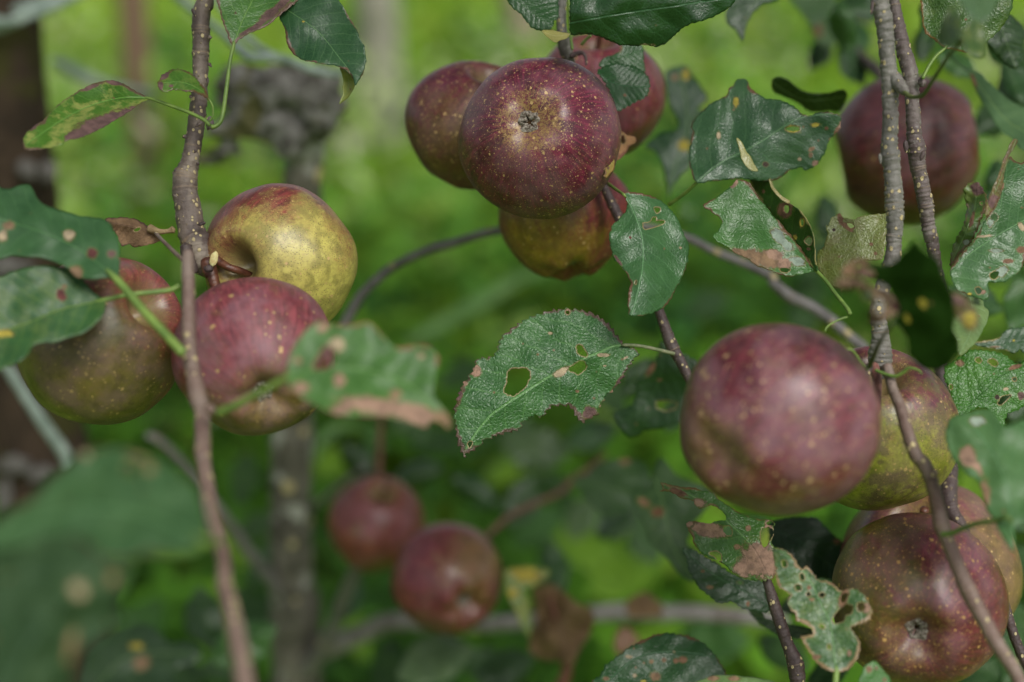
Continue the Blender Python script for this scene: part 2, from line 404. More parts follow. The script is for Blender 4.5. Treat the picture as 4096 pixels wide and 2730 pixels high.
def blob(name, X, Y, d, rx, ry, mat, parent, rz=None, nz=.15, seg=16, rot=0, tip=0):
    """small rounded lump (bud, scar) at a photo pixel; radii in photo px"""
    c = at(X, Y, d); k = K * d; rz = rz or min(rx, ry); V = []; F = []; nr = 10
    for i in range(nr + 1):
        f = math.pi * i / nr
        for j in range(seg):
            a = 2 * math.pi * j / seg; q = 1 - tip * (1 - math.cos(f)) * .45
            x, y, z = math.sin(f) * math.cos(a) * q, math.cos(f), math.sin(f) * math.sin(a) * q
            g = 1 + nz * noise.noise(Vector((x * 1.7 + X, y * 1.7, z * 1.7 + Y)))
            x, y, z = x * rx * k * g, y * ry * k * g, z * rz * k * g
            x, y = x * math.cos(rot) - y * math.sin(rot), x * math.sin(rot) + y * math.cos(rot)
            V.append(c + RC @ Vector((x, y, z)))
    for i in range(nr):
        for j in range(seg):
            a = i * seg + j; b = i * seg + (j + 1) % seg; F.append((a, b, b + seg, a + seg))
    return mesh_obj(name, V, F, mat, parent)

# ------------------------------------------------------------------ apples
def applemat(seed, red1, red2, yel, ydir, ythr, bloom=.35, dots=.6, dscale=16, olive=.3, speck=.5, russet=.4, dotcol=(.5, .34, .14), streak=.5, rough=.33, dsize=1., blotch=0., bronze=.35):
    N = NT('apple_skin'); ob = N.obj()
    p = N.vmath('ADD', N.vmath('SCALE', ob, sc=1 / .037), (seed * 3.1, seed * 1.7, seed * .9)); raw = N.vmath('SCALE', ob, sc=1 / .037)
    red1, red2, yel = (tuple(q * g for q, g in zip(red1, (.85, .75, .75))), tuple(q * g for q, g in zip(red2, (.84, .75, .74))), tuple(q * .85 for q in yel))
    nd = N.vmath('NORMALIZE', raw); x = N.sep(nd)
    rad = N.vmath('NORMALIZE', N.comb(x[0], x[1], 0))
    st = N.vmath('ADD', N.comb(N.sep(rad)[0], N.sep(rad)[1], N.math('MULTIPLY', x[2], .18)), (seed, 0, 0))
    n1 = N.noise(p, 1.3, 4, .6); n2 = N.noise(p, 4.5, 5, .65); n3 = N.noise(p, 28, 4, .7); sk = N.noise(st, 16, 4, .65)
    sb = N.noise(st, 5, 3, .6)
    red = N.mix(N.step(n2, .34, .66), red1, red2)
    red = N.mix(N.math('MULTIPLY', N.step(sk, .44, .62), streak), red, tuple(q * 1.9 for q in red2))
    red = N.mix(N.math('MULTIPLY', N.step(N.noise(st, 30, 3, .6), .5, .6), streak * .7), red, tuple(q * .5 for q in red1))
    red = N.mix(N.math('MULTIPLY', N.step(N.noise(p, 2.6, 4, .7), .52, .68), olive), red, (.075, .05, .022))
    v = N.vmath('DOT_PRODUCT', nd, tuple(ydir))
    v = N.math('ADD', v, N.math('MULTIPLY', N.math('SUBTRACT', n1, .5), 1.5)); v = N.math('ADD', v, N.math('MULTIPLY', N.math('SUBTRACT', n2, .5), 1.3)); v = N.math('ADD', v, N.math('MULTIPLY', N.math('SUBTRACT', N.noise(p, 16, 5, .8), .5), 1.1))
    v = N.math('ADD', v, N.math('MULTIPLY', N.math('SUBTRACT', sb, .5), .9 * streak))
    ym = N.step(v, ythr - .42, ythr + .42)
    yc = N.mix(N.step(n2, .4, .62), yel, tuple(q * .55 for q in yel))
    yc = N.mix(N.step(N.noise(p, 7, 4, .7), .55, .66, 0, .6), yc, tuple(min(.6, q * 1.3) for q in yel))
    col = N.mix(ym, red, yc)
    col = N.mix(N.math('MULTIPLY', N.step(N.noise(p, 1.6, 5, .72), .50, .66), bronze), col, (.13, .085, .028))
    if blotch:
        col = N.mix(N.math('MULTIPLY', N.step(N.noise(p, 3.2, 5, .7), .5, .58), blotch), col, (.10, .085, .03))
    # waxy bloom that sits in soft patches
    bm = N.math('MULTIPLY', N.step(N.noise(p, 2.1, 4, .6), .38, .66), bloom * .8)
    col = N.mix(bm, col, N.mix(.5, (.20, .08, .11), N.mix(.5, col, (.30, .21, .235))))
    # russet scribbles round the eye and scattered
    rn = N.noise(N.vmath('ADD', p, N.vmath('SCALE', N.noise(p, 9, 3, col=True), sc=.25)), 26, 5, .8)
    pole = N.step(N.math('ABSOLUTE', x[2]), .80, .97)
    rmask = N.math('MULTIPLY', N.step(N.math('ADD', rn, N.math('MULTIPLY', pole, .12)), .58, .64), N.math('MULTIPLY', N.math('ADD', pole, N.step(n1, .55, .62, 0, .35)), russet), clamp=True)
    col = N.mix(rmask, col, (.24, .15, .05))
    # lenticels: two sizes of corky dots, irregular
    wp = N.vmath('ADD', p, N.vmath('SCALE', N.noise(p, 45, 2, col=True), sc=.035))
    for sc_, sz, dn in ((dscale, .27 * dsize, dots), (dscale * 1.7, .24 * dsize, dots), (dscale * 2.6, .24 * dsize, dots), (dscale * 3.9, .26 * dsize, dots)):
        vo = N.voro(wp, sc_); c = N.sep(vo.outputs['Color'])
        thr = N.math('MULTIPLY', N.math('ADD', .35, N.math('POWER', c[1], 4)), sz)
        dm = N.math('MULTIPLY', N.step(N.math('SUBTRACT', thr, vo.outputs['Distance']), -.015, .03), N.math('LESS_THAN', c[0], N.math('MULTIPLY', dn, N.step(n1, .3, .65, .6, 1.25))))
        col = N.mix(N.math('MULTIPLY', dm, .9), col, N.mix(c[2], dotcol, tuple(q * .65 for q in dotcol)))
    # pin-prick dark specks in colonies
    vo = N.voro(p, 46); c = N.sep(vo.outputs['Color'])
    dk = N.math('MULTIPLY', N.step(vo.outputs['Distance'], .2, .3, 1, 0), N.math('MULTIPLY', N.step(N.noise(p, 2.2, 3), .40, .52), speck))
    col = N.mix(N.math('MULTIPLY', dk, .75), col, (.02, .018, .012))
    col = N.mix(N.step(n3, .3, .75, 0, .16), col, (.05, .03, .02))
    cave = N.step(x[2], .93, .985)
    col = N.mix(N.math('MULTIPLY', cave, .7), col, N.mix(n3, (.13, .11, .03), (.25, .21, .09)))
    ro = N.math('ADD', N.math('ADD', rough, N.math('MULTIPLY', bm, .22)), N.math('MULTIPLY', N.math('SUBTRACT', n2, .5), .3))
    h = N.math('ADD', N.math('MULTIPLY', n3, .25), N.math('MULTIPLY', n2, .8))
    return N.bsdf(col, ro, .42, N.bump(h, .28, .0012), coat=.0)
SEPAL = simplemat('calyx_dry', (.07, .05, .035), (.34, .31, .26), 700, .9, .1, .0016)
SEPALD = simplemat('calyx_dark', (.012, .008, .004), (.04, .022, .01), 300, .9, .1)
STEMM = simplemat('fruit_stalk', (.055, .018, .010), (.11, .04, .02), 200, .4, .5)
def apple(label, cx, cy, r, d, calyx, yd=(0, 0, 1), flat=.90, seed=1, lob=.03, roll=0, stem=None, cal=True, cup=.16, stemlen=.014, tip=1., group=None, sx=1, **mk):
    X, Y = cx * 1.7407, cy * 1.7407; c = at(X, Y, d); Rr = r * 1.7407 * K * d
    ax = -camdir(*calyx)                       # local +Z = towards the stalk
    q = ax.to_track_quat('Z', 'Y') @ Quaternion((0, 0, 1), roll)
    root = empty('apple', c, label, 'apple', group or 'dark red russet apples on the tree'); root.rotation_mode = 'QUATERNION'; root.rotation_quaternion = q
    yl = q.inverted() @ camdir(*yd)
    k = Rr / .037
    mat = applemat(seed, ydir=yl, **mk)
    nr, ns = 110, 150; V = []; F = []
    for i in range(nr + 1):
        f = math.pi * i / nr; rho = math.sin(f); zc = math.cos(f)
        for j in range(ns):
            a = 2 * math.pi * j / ns
            taper = 1 + .05 * zc - .03 * zc * zc
            rr = rho * taper; z = zc * flat
            if zc > 0: z -= .40 * math.exp(-(rho / .22) ** 2) - .0; z += .06 * math.exp(-((rho - .5) / .22) ** 2)
            else: z += (cup + .10) * math.exp(-(rho / .26) ** 2); z -= .03 * math.exp(-((rho - .5) / .22) ** 2)
            lb = lob * math.cos(5 * a + seed) * (.35 + .65 * (zc < 0) * min(1, -zc * 1.5 + .0)) * math.sin(f) ** .7
            nn = .06 * noise.noise(Vector((rho * math.cos(a) * .9 + seed * 3, rho * math.sin(a) * .9, zc * .9))) + .012 * noise.noise(Vector((rho * math.cos(a) * 3 + seed, rho * math.sin(a) * 3, zc * 3)))
            rr *= 1 + lb + nn; z *= 1 + nn
            if zc < 0: z += lob * 1.1 * math.cos(5 * a + seed) * math.exp(-((rho - .38) / .18) ** 2)
            V.append((rr * math.cos(a) * .037 * sx, rr * math.sin(a) * .037, z * .037))
    for i in range(nr):
        for j in range(ns):
            A = i * ns + j; B = i * ns + (j + 1) % ns
            F.append((A, A + ns, B + ns, B))
    o = mesh_obj('flesh', [Vector(v) for v in V], F, mat, root, origin=(0, 0, 0)); o.scale = (k, k, k)
    bottom = V[(nr) * ns][2]
    def surf(q):
        f_ = math.asin(min(1, q)); zc = -math.cos(f_)
        return .037 * (zc * flat + (cup + .10) * math.exp(-(q / .26) ** 2) - .03 * math.exp(-((q - .5) / .22) ** 2) + lob * .5 * math.exp(-((q - .38) / .18) ** 2))
    if cal:                                    # dried eye: woolly ring of five sepals round a dark star
        r0 = .0048; V2 = []; F2 = []; ns2 = 60; nr2 = 12
        for i in range(nr2 + 1):
            t = i / nr2
            for j in range(ns2):
                a = 2 * math.pi * j / ns2; starr = .0009 + .0024 * abs(math.cos(2.5 * a + .5 * math.sin(a + seed))) ** 9 * (.7 + .5 * math.sin(a * 2 + seed))
                rr = starr + (r0 * (1 + .05 * math.sin(5 * a + 1) + .30 * noise.noise(Vector((math.cos(a) * 2, math.sin(a) * 2, seed)))) - starr) * t
                h = math.sin(math.pi * min(1, t * 1.05)) * .0009 * (1 + .5 * abs(math.cos(2.5 * a))) + .0007 * noise.noise(Vector((rr * 1500 * math.cos(a), rr * 1500 * math.sin(a), seed)))
                V2.append(Vector((rr * math.cos(a), rr * math.sin(a), bottom - .0003 - h + min(0, surf(rr / .037) - surf(0)))))
        for i in range(nr2):
            for j in range(ns2):
                A = i * ns2 + j; B = i * ns2 + (j + 1) % ns2; F2.append((A, B, B + ns2, A + ns2))
        cx_ = mesh_obj('calyx', V2, F2, SEPAL, root, origin=(0, 0, 0)); cx_.scale = (k, k, k)
        V3 = [Vector((.0036 * math.cos(a), .0036 * math.sin(a), bottom - .0003)) for a in np.linspace(0, 2 * math.pi, 24, endpoint=False)]
        V3.append(Vector((0, 0, bottom - .0002)))
        e = mesh_obj('calyx_eye', V3, [(i, 24, (i + 1) % 24) for i in range(24)], SEPALD, cx_, origin=(0, 0, 0))
    if stem is None:                           # plain stalk standing in its hollow
        topz = V[0][2]
        P = [(0, 0, topz - .002), (.0004, 0, topz + stemlen * .5), (.002, .001, topz + stemlen), (.004, .002, topz + stemlen * 1.6)]
        B = crom(np.array(P), 4)
        so = tube('stalk', B, np.interp(np.linspace(0, 1, len(B)), [0, .2, 1], [.0017, .0013, .0018]), STEMM, root, 10, origin=(0, 0, 0), blunt=.3); so.scale = (k, k, k)
    return root

RED = dict(red1=(.05, .009, .020), red2=(.14, .014, .042))
YOL = (.24, .20, .045)
apple('large dark red apple with golden specks, its eye facing out, front of the top cluster', 1240, 315, 184, .68, (-.17, .08, .98), yd=(.05, -.95, -.3), seed=1, bronze=.2, ythr=.95, flat=.93, cup=.05, lob=.012, yel=(.10, .075, .02), dots=.85, dscale=16.5, bloom=.62, speck=.8, russet=1., **RED)
apple('red apple half hidden behind the left side of the large speckled apple', 1088, 291, 156, .747, (-.3, -.8, -.5), yd=(-.05, -.35, .9), seed=2.3, stem=False, ythr=.7, yel=(.16, .10, .03), dots=.7, dscale=14.8, bloom=.3, **RED)
apple('red apple behind the right side of the large speckled apple, partly covered by leaves', 1378, 226, 154, .768, (.1, -.85, -.45), yd=(-.8, -.3, .6), seed=3.1, ythr=1.0, yel=(.15, .09, .03), dots=.3, bloom=.5, red1=(.09, .018, .026), red2=(.17, .03, .045))
apple('small red and olive yellow apple hanging under the large speckled apple', 1297, 500, 151, .742, (.1, -.98, .25), yd=(-.25, -.3, .9), seed=4.6, bronze=.1, ythr=.78, flat=.93, lob=.045, yel=(.34, .24, .02), dots=.5, dscale=13.2, bloom=.1, olive=.1, red1=(.08, .014, .016), red2=(.16, .024, .03))
apple('yellow green apple with a red shoulder hanging from the left branch', 645, 598, 178, .678, (.50, .14, -.85), yd=(.25, -.6, .75), seed=5.2, ythr=.28, flat=.9, yel=(.56, .49, .12), dots=.45, dscale=16.5, bloom=.12, speck=1., olive=.45, bronze=.12, red1=(.12, .028, .025), red2=(.21, .045, .04), stem=False, cal=False)
apple('pink red apple in front of the yellow green apple on the left branch', 588, 824, 186, .622, (.27, -.50, .82), yd=(.3, -.9, .1), seed=6.4, bronze=.55, ythr=.5, flat=.96, yel=(.12, .09, .02), dots=.12, dscale=8.2, bloom=.85, olive=.2, red1=(.12, .025, .036), red2=(.20, .05, .06), lob=.02, rough=.45)
apple('olive brown and dull pink apple at the far left, partly under two leaves', 228, 785, 194, .640, (-.72, -.45, -.45), yd=(-.1, -.5, .8), seed=7.7, bronze=.7, ythr=.35, flat=.97, yel=(.14, .115, .025), dots=.3, dscale=9.9, bloom=.65, olive=.5, blotch=.5, red1=(.13, .028, .03), red2=(.25, .06, .06), stem=False)
apple('biggest dusky red apple at right, nearest the viewer, slightly out of focus', 1783, 969, 224, .572, (-.68, -.36, .64), yd=(-.15, -1, .1), seed=8.5, ythr=.9, flat=.97, bronze=.6, cal=False, cup=.05, yel=(.11, .06, .02), dots=.42, dscale=10.7, bloom=.8, olive=.15, red1=(.075, .018, .026), red2=(.135, .03, .042), dsize=1.15, dotcol=(.5, .33, .17), lob=.012)
apple('green and maroon apple tucked behind the right side of the biggest apple', 2010, 992, 190, .668, (.1, -.75, -.65), yd=(.0, -.85, .45), seed=9.1, bronze=.6, ythr=.2, flat=.97, yel=(.30, .32, .035), dots=.4, dscale=14.8, bloom=.45, speck=1., blotch=.75, red1=(.075, .02, .03), red2=(.15, .04, .055), stem=False)
apple('dark red apple at the bottom right, grey eye facing out, green left cheek', 2107, 1380, 199, .640, (-.27, -.26, .92), yd=(-.85, .35, .35), seed=10.9, bronze=.2, ythr=.72, flat=.95, lob=.016, yel=(.13, .115, .015), dots=.6, dscale=14.8, bloom=.5, olive=.15, red1=(.065, .012, .017), red2=(.12, .022, .03), dotcol=(.5, .3, .1))
apple('golden russet and purple apple behind the bottom right apple', 2132, 1312, 204, .722, (.3, -.6, -.6), yd=(.5, .1, .8), seed=11.3, ythr=.55, flat=.95, yel=(.21, .14, .045), dots=.5, bloom=.4, red1=(.10, .03, .035), red2=(.18, .05, .06), russet=1.)
apple('small blurred reddish brown apple beside the lichen covered trunk', 864, 1208, 111, 1.05, (-.2, -.75, -.5), yd=(0, -1, 0), seed=12.2, bronze=.6, ythr=.8, yel=(.13, .07, .03), dots=.2, bloom=.35, red1=(.09, .02, .02), red2=(.17, .04, .035), group='blurred apples low on the far tree', flat=.97)
apple('blurred red apple with dimpled eye, low in the middle, before its browner neighbour', 1028, 1330, 128, .97, (.42, -.38, .8), yd=(.5, .4, .6), seed=13.4, bronze=.5, ythr=.85, yel=(.2, .12, .04), dots=.2, bloom=.3, red1=(.085, .014, .022), red2=(.16, .028, .04), group='blurred apples low on the far tree', flat=.98, cup=.25)
apple('blurred maroon apple behind the two grey branches at the top right', 2085, 340, 173, .83, (.93, .2, .22), yd=(-.2, -1, 0), seed=14.8, stem=False, ythr=.9, yel=(.09, .04, .015), dots=.1, bloom=.5, red1=(.05, .011, .014), red2=(.10, .018, .022), flat=.92, lob=.008, cup=.08)

# ------------------------------------------------------------------ near branches
b1 = branch('knotty grey brown branch with cream dots at the left, ending above three apples',
  'a0 1362,-120,57 1357,0,57 1330,100,58 1328,300,56 1322,500,52 1310,700,55 1292,850,58 1267,1000,57 1248,1100,64 1226,1165,80 1222,1250,82 1247,1400,88 1268,1550,88 | b0 1300,110,98 1325,200,104 1345,270,84 1352,320,50',
  [.675, .672, .668, .662], BK_BROWN, rings=['a0 1328,185', 'a0 1328,200', 'a0 1328,225', 'a0 1326,350', 'a0 1275,965', 'a0 1240,1140', 'a0 1225,1165', 'a0 1222,1185', 'a0 1222,1255', 'b0 1280,80'], rough=.13)
BKSTEM = BK_DARK
branch(None, 'f 560,330,95 590,480,95 640,600,85 690,690,70 730,740,40', [.655, .655], BK_DARK, parent=b1, part='spur')
branch(None, 'f 900,560,110 930,700,120 985,830,95 1020,950,85 1060,1060,80', [.652, .648, .645], STEMM, parent=b1, part='spur')
branch(None, 'f 1020,540,85 1110,600,72 1240,670,62 1390,720,62 1500,760,58 1580,790,50', [.655, .652, .66], STEMM, parent=b1, part='fruit_stalk', rough=.05)
CREAM = simplemat('scar_cream', (.42, .30, .12), (.5, .48, .22), 300, .6)
blob('leaf_scar', 600 + 1000 * .2551, 900 + 540 * .2551, .645, 17, 30, CREAM, b1, 9, rot=-.25)
blob('bud', 600 + 920 * .2551, 900 + 690 * .2551, .641, 20, 16, BK_DARK, b1, 12)
for (x, y, rx, ry, ro) in ((1280, 85, 12, 30, .4), (1372, 535, 9, 26, .1), (1220, 905, 16, 14, .8), (1155, 1130, 8, 10, .3), (1305, 1085, 12, 12, -.5)):
    blob('bud', x * S, y * S, .664, rx * S * 1.2, ry * S, BK_DARK, b1, 7, rot=ro, tip=.6)
for i, (x, y) in enumerate(((1262, 640), (1385, 430), (1315, 820), (1285, 1000), (1160, 1300), (1330, 1480), (1388, 250))):
    blob('bud', x * S, y * S, .655, 9, 7 + 3 * (i % 3), BK_DARK if i % 2 else BK_BROWN, b1, 6, nz=.7, rot=i, tip=.5)
blob('leaf_spur', 1385 * S, 820 * S, .660, 26 * S, 40 * S, BK_GREY2, b1, 14, nz=.5)

t1 = branch('thin brown twig running from the left branch down past the front, blurring towards the bottom',
  'b0 1243,180,34 1240,270,41 1245,400,42 1245,600,45 1252,800,48 1280,1000,50 1310,1150,60 1335,1250,50 1338,1500,52 | c0 1345,110,46 1362,250,50 1390,450,52 1440,600,50 1480,800,48 1485,930,55 1530,1100,55 1570,1300,60 1620,1568,62 1650,1760,62',
  [.590, .575, .555, .52, .48, .45, .43], BK_TWIG, name='apple_twig', cat='twig', rings=['b0 1310,1160', 'c0 1480,930'], rough=.15)
blob('bud', 1225 * S, 900 + 860 * S, .560, 13, 20, BK_TWIG, t1, 8); blob('bud', 1385 * S, 900 + 1220 * S, .535, 24, 22, BK_TWIG, t1, 12)

b2 = branch('thicker grey branch with cream dots, left one of the pair crossing the maroon apple',
  'a3 845,-140,62 862,30,60 890,180,57 905,350,53 918,500,55 925,600,55 927,800,52 920,950,54 925,1030,64 940,1150,55 953,1340,62 957,1450,56 955,1568,50 | b3 950,70,50 943,200,52 905,320,50 872,430,50 850,520,54 848,620,52 862,740,58 860,850,78 858,950,66 850,1010,40',
  [.628, .63, .632, .635, .64], BK_GREY, rings=['a3 925,1030', 'a3 953,1340', 'a3 957,1380', 'b3 950,75', 'b3 862,700'], rough=.15)
branch(None, 'a3 930,480,40 985,560,42 1020,600,32 1040,615,20', [.63, .622], BK_GREY, parent=b2, part='spur')
blob('bud', 3000 + 860 * S, 1050 * S, .626, 9, 22, BK_GREY, b2, 7, rot=.1, tip=.5)
blob('bud', 3000 + 806 * S, 55 * S, .625, 9, 30, BK_DARK, b2, 7, rot=-.1, tip=.5)
branch('reddish broken fruit stalk with a cream end', 'b3 815,930,34 838,1010,32 842,1110,27 840,1200,25 835,1245,25', [.632, .612], PETR, parent=b2, part='fruit_stalk')
blob('stalk_end', 3000 + 835 * S, 900 + 1250 * S, .612, 17, 11, CREAM, b2, 9, nz=.6)
branch(None, 'b3 560,640,5 640,610,7 600,622,7 | b3 545,648,6 505,680,6 497,705,4', [.625, .622], PETM, parent=b2, part='stipule', seg=8)
branch(None, 'b3 775,955,12 735,915,11 700,860,9 665,825,9 600,822,5', [.612, .60], PETM, parent=b2, part='stipule', seg=8)
branch(None, 'b3 830,960,12 890,985,11 960,1000,12 1010,975,12 1050,945,10 1110,960,8 1135,985,5', [.612, .60], PETM, parent=b2, part='stipule', seg=8)
branch(None, 'b3 790,930,26 770,975,30 760,1020,22', [.622, .618], BK_DARK, parent=b2, part='spur')
branch(None, 'b3 880,940,26 905,985,30 925,1010,24', [.622, .618], BK_DARK, parent=b2, part='spur')

b3 = branch('slimmer speckled grey branch with ringed bark at the top right, right one of the pair',
  'a3 935,-140,30 955,30,36 985,200,45 1020,350,50 1060,500,50 1070,650,47 1080,800,48 1085,900,50 1100,985,60 1105,1080,52 1130,1200,50 1160,1350,52 1175,1480,45 1195,1568,46 | b3 1205,120,42 1222,230,40 1245,350,38 1275,470,36 1310,600,30',
  [.665, .662, .66, .665, .67], BK_GREY2, rings=['a3 960,35', 'a3 1105,1100', 'a3 1108,1115', 'a3 1128,1165', 'a3 1130,1240', 'a3 1160,1345', 'a3 1163,1365'], rough=.15)
blob('bud', 3000 + 1137 * S, 545 * S, .655, 16, 20, BK_GREY2, b3, 12, nz=.6)
blob('bud', 3000 + 1030 * S, 970 * S, .650, 13, 26, BK_DARK, b3, 9, rot=.1, tip=.4)
blob('bud', 3000 + 1138 * S, 1030 * S, .650, 12, 22, BK_DARK, b3, 9, rot=-.4, tip=.4)

t2 = branch('slim brown twig slanting down in front of the bottom right apple',
  'b3 905,930,34 940,1080,34 990,1200,38 1040,1370,42 1095,1520,45 | c3 1150,130,48 1200,250,45 1240,400,45 1265,530,55 1300,620,48 1370,800,48 1440,960,55 1540,1150,52 1640,1330,50 1740,1480,48 1800,1600,48 1860,1720,48',
  [.615, .598, .59, .58, .575, .57], BK_TWIG, name='apple_twig', cat='twig', rings=['c3 1265,540', 'c3 1440,960'])
blob('bud', 3000 + 1225 * S, 1780 + 185 * S, .585, 12, 14, BK_TWIG, t2, 8)
branch('dark purple brown branch with cream dots behind the green and maroon apple at right', 'b3 1250,880,40 1262,1000,40 | b3 1300,1300,40 1335,1490,38 | c3 1322,200,50 1312,350,56 1335,450,50 1385,520,42 1430,590,30', [.74, .73, .70, .682], BK_DARK, rings=['c3 1330,240'])
branch('thin dark twig at the bottom right corner, behind the slanting twig', 'c3 1655,950,14 1672,1010,26 1695,1090,30 1740,1250,33 1800,1400,35 1870,1540,35 1930,1680,35', [.655, .65], BK_DARK, name='apple_twig', cat='twig')
branch('short dark brown twig rising from the bottom edge left of the lacy leaf', 'c3 108,885,28 150,1020,38 200,1180,42 250,1320,42 300,1450,56 318,1600,50 330,1740,48', [.66, .655, .65], BK_DARK, name='apple_twig', cat='twig', rings=['c3 300,1450'])
branch('brown twig slanting from behind the large speckled apple to the biggest apple', 'a2 620,1080,24 690,1240,28 740,1350,34 790,1450,35 | b2 900,250,34 1010,480,33 1055,580,33 1095,690,36 1135,800,43 1180,880,36 1230,980,34 1265,1050,32 1330,1180,30', [.71, .70, .69, .685, .68], BK_DARK, name='apple_twig', cat='twig', rings=['b2 1140,830'])
s0 = branch('upright grey stem coming down to the top cluster behind the pale curled leaf', 'a2 412,-140,30 410,0,32 405,110,33 408,210,36 420,280,42 440,350,45 470,430,30', [.70, .698, .70, .712], BK_GREY, name='apple_twig', cat='twig')
branch(None, 'a2 450,-120,8 452,0,10 460,120,9 463,210,9 478,330,10', [.69, .695], PETM, parent=s0, part='petiole', seg=8)
branch(None, 'a2 600,235,9 570,260,10 540,295,12', [.70, .705], PETM, parent=s0, part='petiole', seg=8)
branch(None, 'a2 470,370,20 540,350,14 565,380,10 570,430,8', [.705, .70], BK_DARK, parent=s0, part='spur', seg=10)
branch('long grey brown branch arching behind the apples from left to right', 'b1 560,800,38 690,540,34 760,440,32 900,310,31 1050,222,31 1200,160,30 1350,120,30 1500,70,29 1640,40,28 | b2 200,20,27 600,-20,27 900,0,28 1240,90,29 1400,170,30 1600,250,31 1800,345,33 | b3 150,380,34 270,480,42 400,540,38 520,620,38 620,710,36 720,790,36 830,900,36', [.86, .85, .85, .84, .83, .82], BK_FAR, rings=['b3 270,480'])
branch('blurred brown branch running down to the maroon apple at the top right', 'a3 330,-60,20 430,120,24 540,220,28 640,300,30 760,400,36 860,490,42 900,560,30', [1.08, 1.0, .88], BK_DARK)

# ------------------------------------------------------------------ near leaves
leaf('narrow yellowing green leaf with a brown purple edge, alone at the upper left',
  'a0 985,650 900,605 830,565 770,540 700,535 620,555 540,590 470,630 400,680 330,745 280,800 215,840 175,880 158,920 165,985 200,992 280,985 350,970 410,955 440,930 520,915 600,885 680,845 760,795 840,750 900,705 950,670',
  'a0 985,650 800,650 600,700 400,800 170,960', .66, gx=.5, gy=1.0, V=-.3, mat=leafmat((.04, .14, .02), (.07, .19, .03), mott=.8, mcol=(.28, .30, .08), rim=.12, rimcol=(.12, .06, .05), vein=(.12, .26, .05), bumpy=.4),
  spots='a0 v,640,840,220,60,-22 v,780,780,140,36,-28 v,480,900,60,25,-15 v,590,580,60,16,-20 v,760,548,70,16,8 v,220,835,40,22,-30 v,440,640,50,10,-30', pet='a0 985,650 1100,690 1250,745 1350,795 1385,830', pr=6.5, pd=.655, teeth=3, step=8)
leaf('small green leaf with a brown serrated end beside the left branch', 'a0 1385,665 1360,600 1320,545 1270,490 1220,465 1170,458 1120,470 1080,490 1050,530 1042,560 1055,590 1085,612 1130,600 1180,598 1250,608 1300,616 1340,635',
  'a0 1385,665 1330,600 1200,545 1045,555', .648, gx=.2, gy=1.0, V=.3, mat=leafmat((.045, .14, .02), (.06, .18, .03), mott=.4, rim=.1, vein=(.14, .28, .05), bumpy=.4), spots='a0 v,1085,500,38,24,-30 v,1060,570,18,30 v,1190,604,90,6 v,1130,570,16,10', pet='a0 1385,665 1405,710 1405,770 1385,800', pr=4, pd=.65, teeth=6, tsp=16, step=6)
leaf('half green half brown leaf pointing up out of the top edge beside the left branch', 'a0 1530,300 1495,210 1470,150 1450,80 1430,10 1425,-60 1480,-200 1600,-300 1800,-330 1980,-260 2050,-120 2020,-40 1971,0 1891,70 1841,110 1751,180 1651,222 1600,250 1560,280',
  'a0 1530,300 1560,250 1600,140 1670,0 1760,-150 1900,-290', .655, gx=.2, gy=.45, V=-.2, mat=leafmat((.04, .14, .035), (.06, .18, .05), rim=.15, rimcol=(.15, .07, .06), vein=(.17, .3, .08)),
  spots='a0 v,1780,100,90,28,-38 v,1690,180,70,18,-35 v,1870,20,80,24,-40 v,1620,215,50,14,-35 k,1555,88,8,8', pet='a0 1545,290 1520,400 1500,550 1480,700 1462,790 1430,830 1398,840', pr=7.5, pd=.652, teeth=4, step=9)
l4 = leaf('dark bluish green leaf with twisted yellow tip, right of the half brown leaf', 'a1 240,60 300,-20 380,-90 480,-90 560,-20 600,20 640,90 690,170 720,240 750,300 765,360 762,430 745,490 715,540 690,570 688,540 670,505 640,470 600,450 560,435 500,428 440,415 370,405 310,375 270,340 245,290 235,220 215,165 195,110',
  'a1 220,50 360,140 450,210 520,290 580,370 650,460 690,560', .668, gx=-.1, gy=.25, V=-.2, C=.3, mat=leafmat((.015, .07, .035), (.025, .095, .045), rim=.06, vein=(.10, .2, .08), bumpy=.35), teeth=3, step=8, spots='a1 y,352,145,9,9 v,420,410,60,6,8')
leaf('yellow green underside of the twisted tip', 'a1 598,448 640,473 675,508 690,545 682,590 652,640 620,670 585,692 605,640 615,580 612,520 603,480', 'a1 640,470 650,540 640,610 590,685', .664, gx=.8, gy=-.2, mat=leafmat((.15, .22, .05), (.2, .26, .07), mott=.6, bumpy=.3), parent=l4, part='curled_tip', step=6)
leaf('wide blurred green leaf with cream and red spots crossing the left edge, above its partner', 'a0 -100,1250 50,1250 150,1220 205,1230 230,1280 260,1330 330,1370 430,1400 530,1430 640,1440 720,1470 752,1530 | b0 783,100 790,200 790,300 770,352 700,352 600,360 500,340 440,280 350,240 250,215 100,205 -100,200', 'b0 770,350 500,150 200,20 -90,-60', .575, gx=.1, gy=.75, V=.15, mat=leafmat((.022, .085, .04), (.035, .115, .055), vein=(.06, .15, .05), bumpy=.25, rough=.5),
  spots='b0 c,455,70,38,36 r,610,195,32,34 t,495,325,50,48 v,735,195,26,26 c,20,75,30,40 t,60,5,40,30', pet='b0 770,360 850,450 950,570 1100,730 1205,845', pr=16, pd=.558, step=12, petmat=PETM)
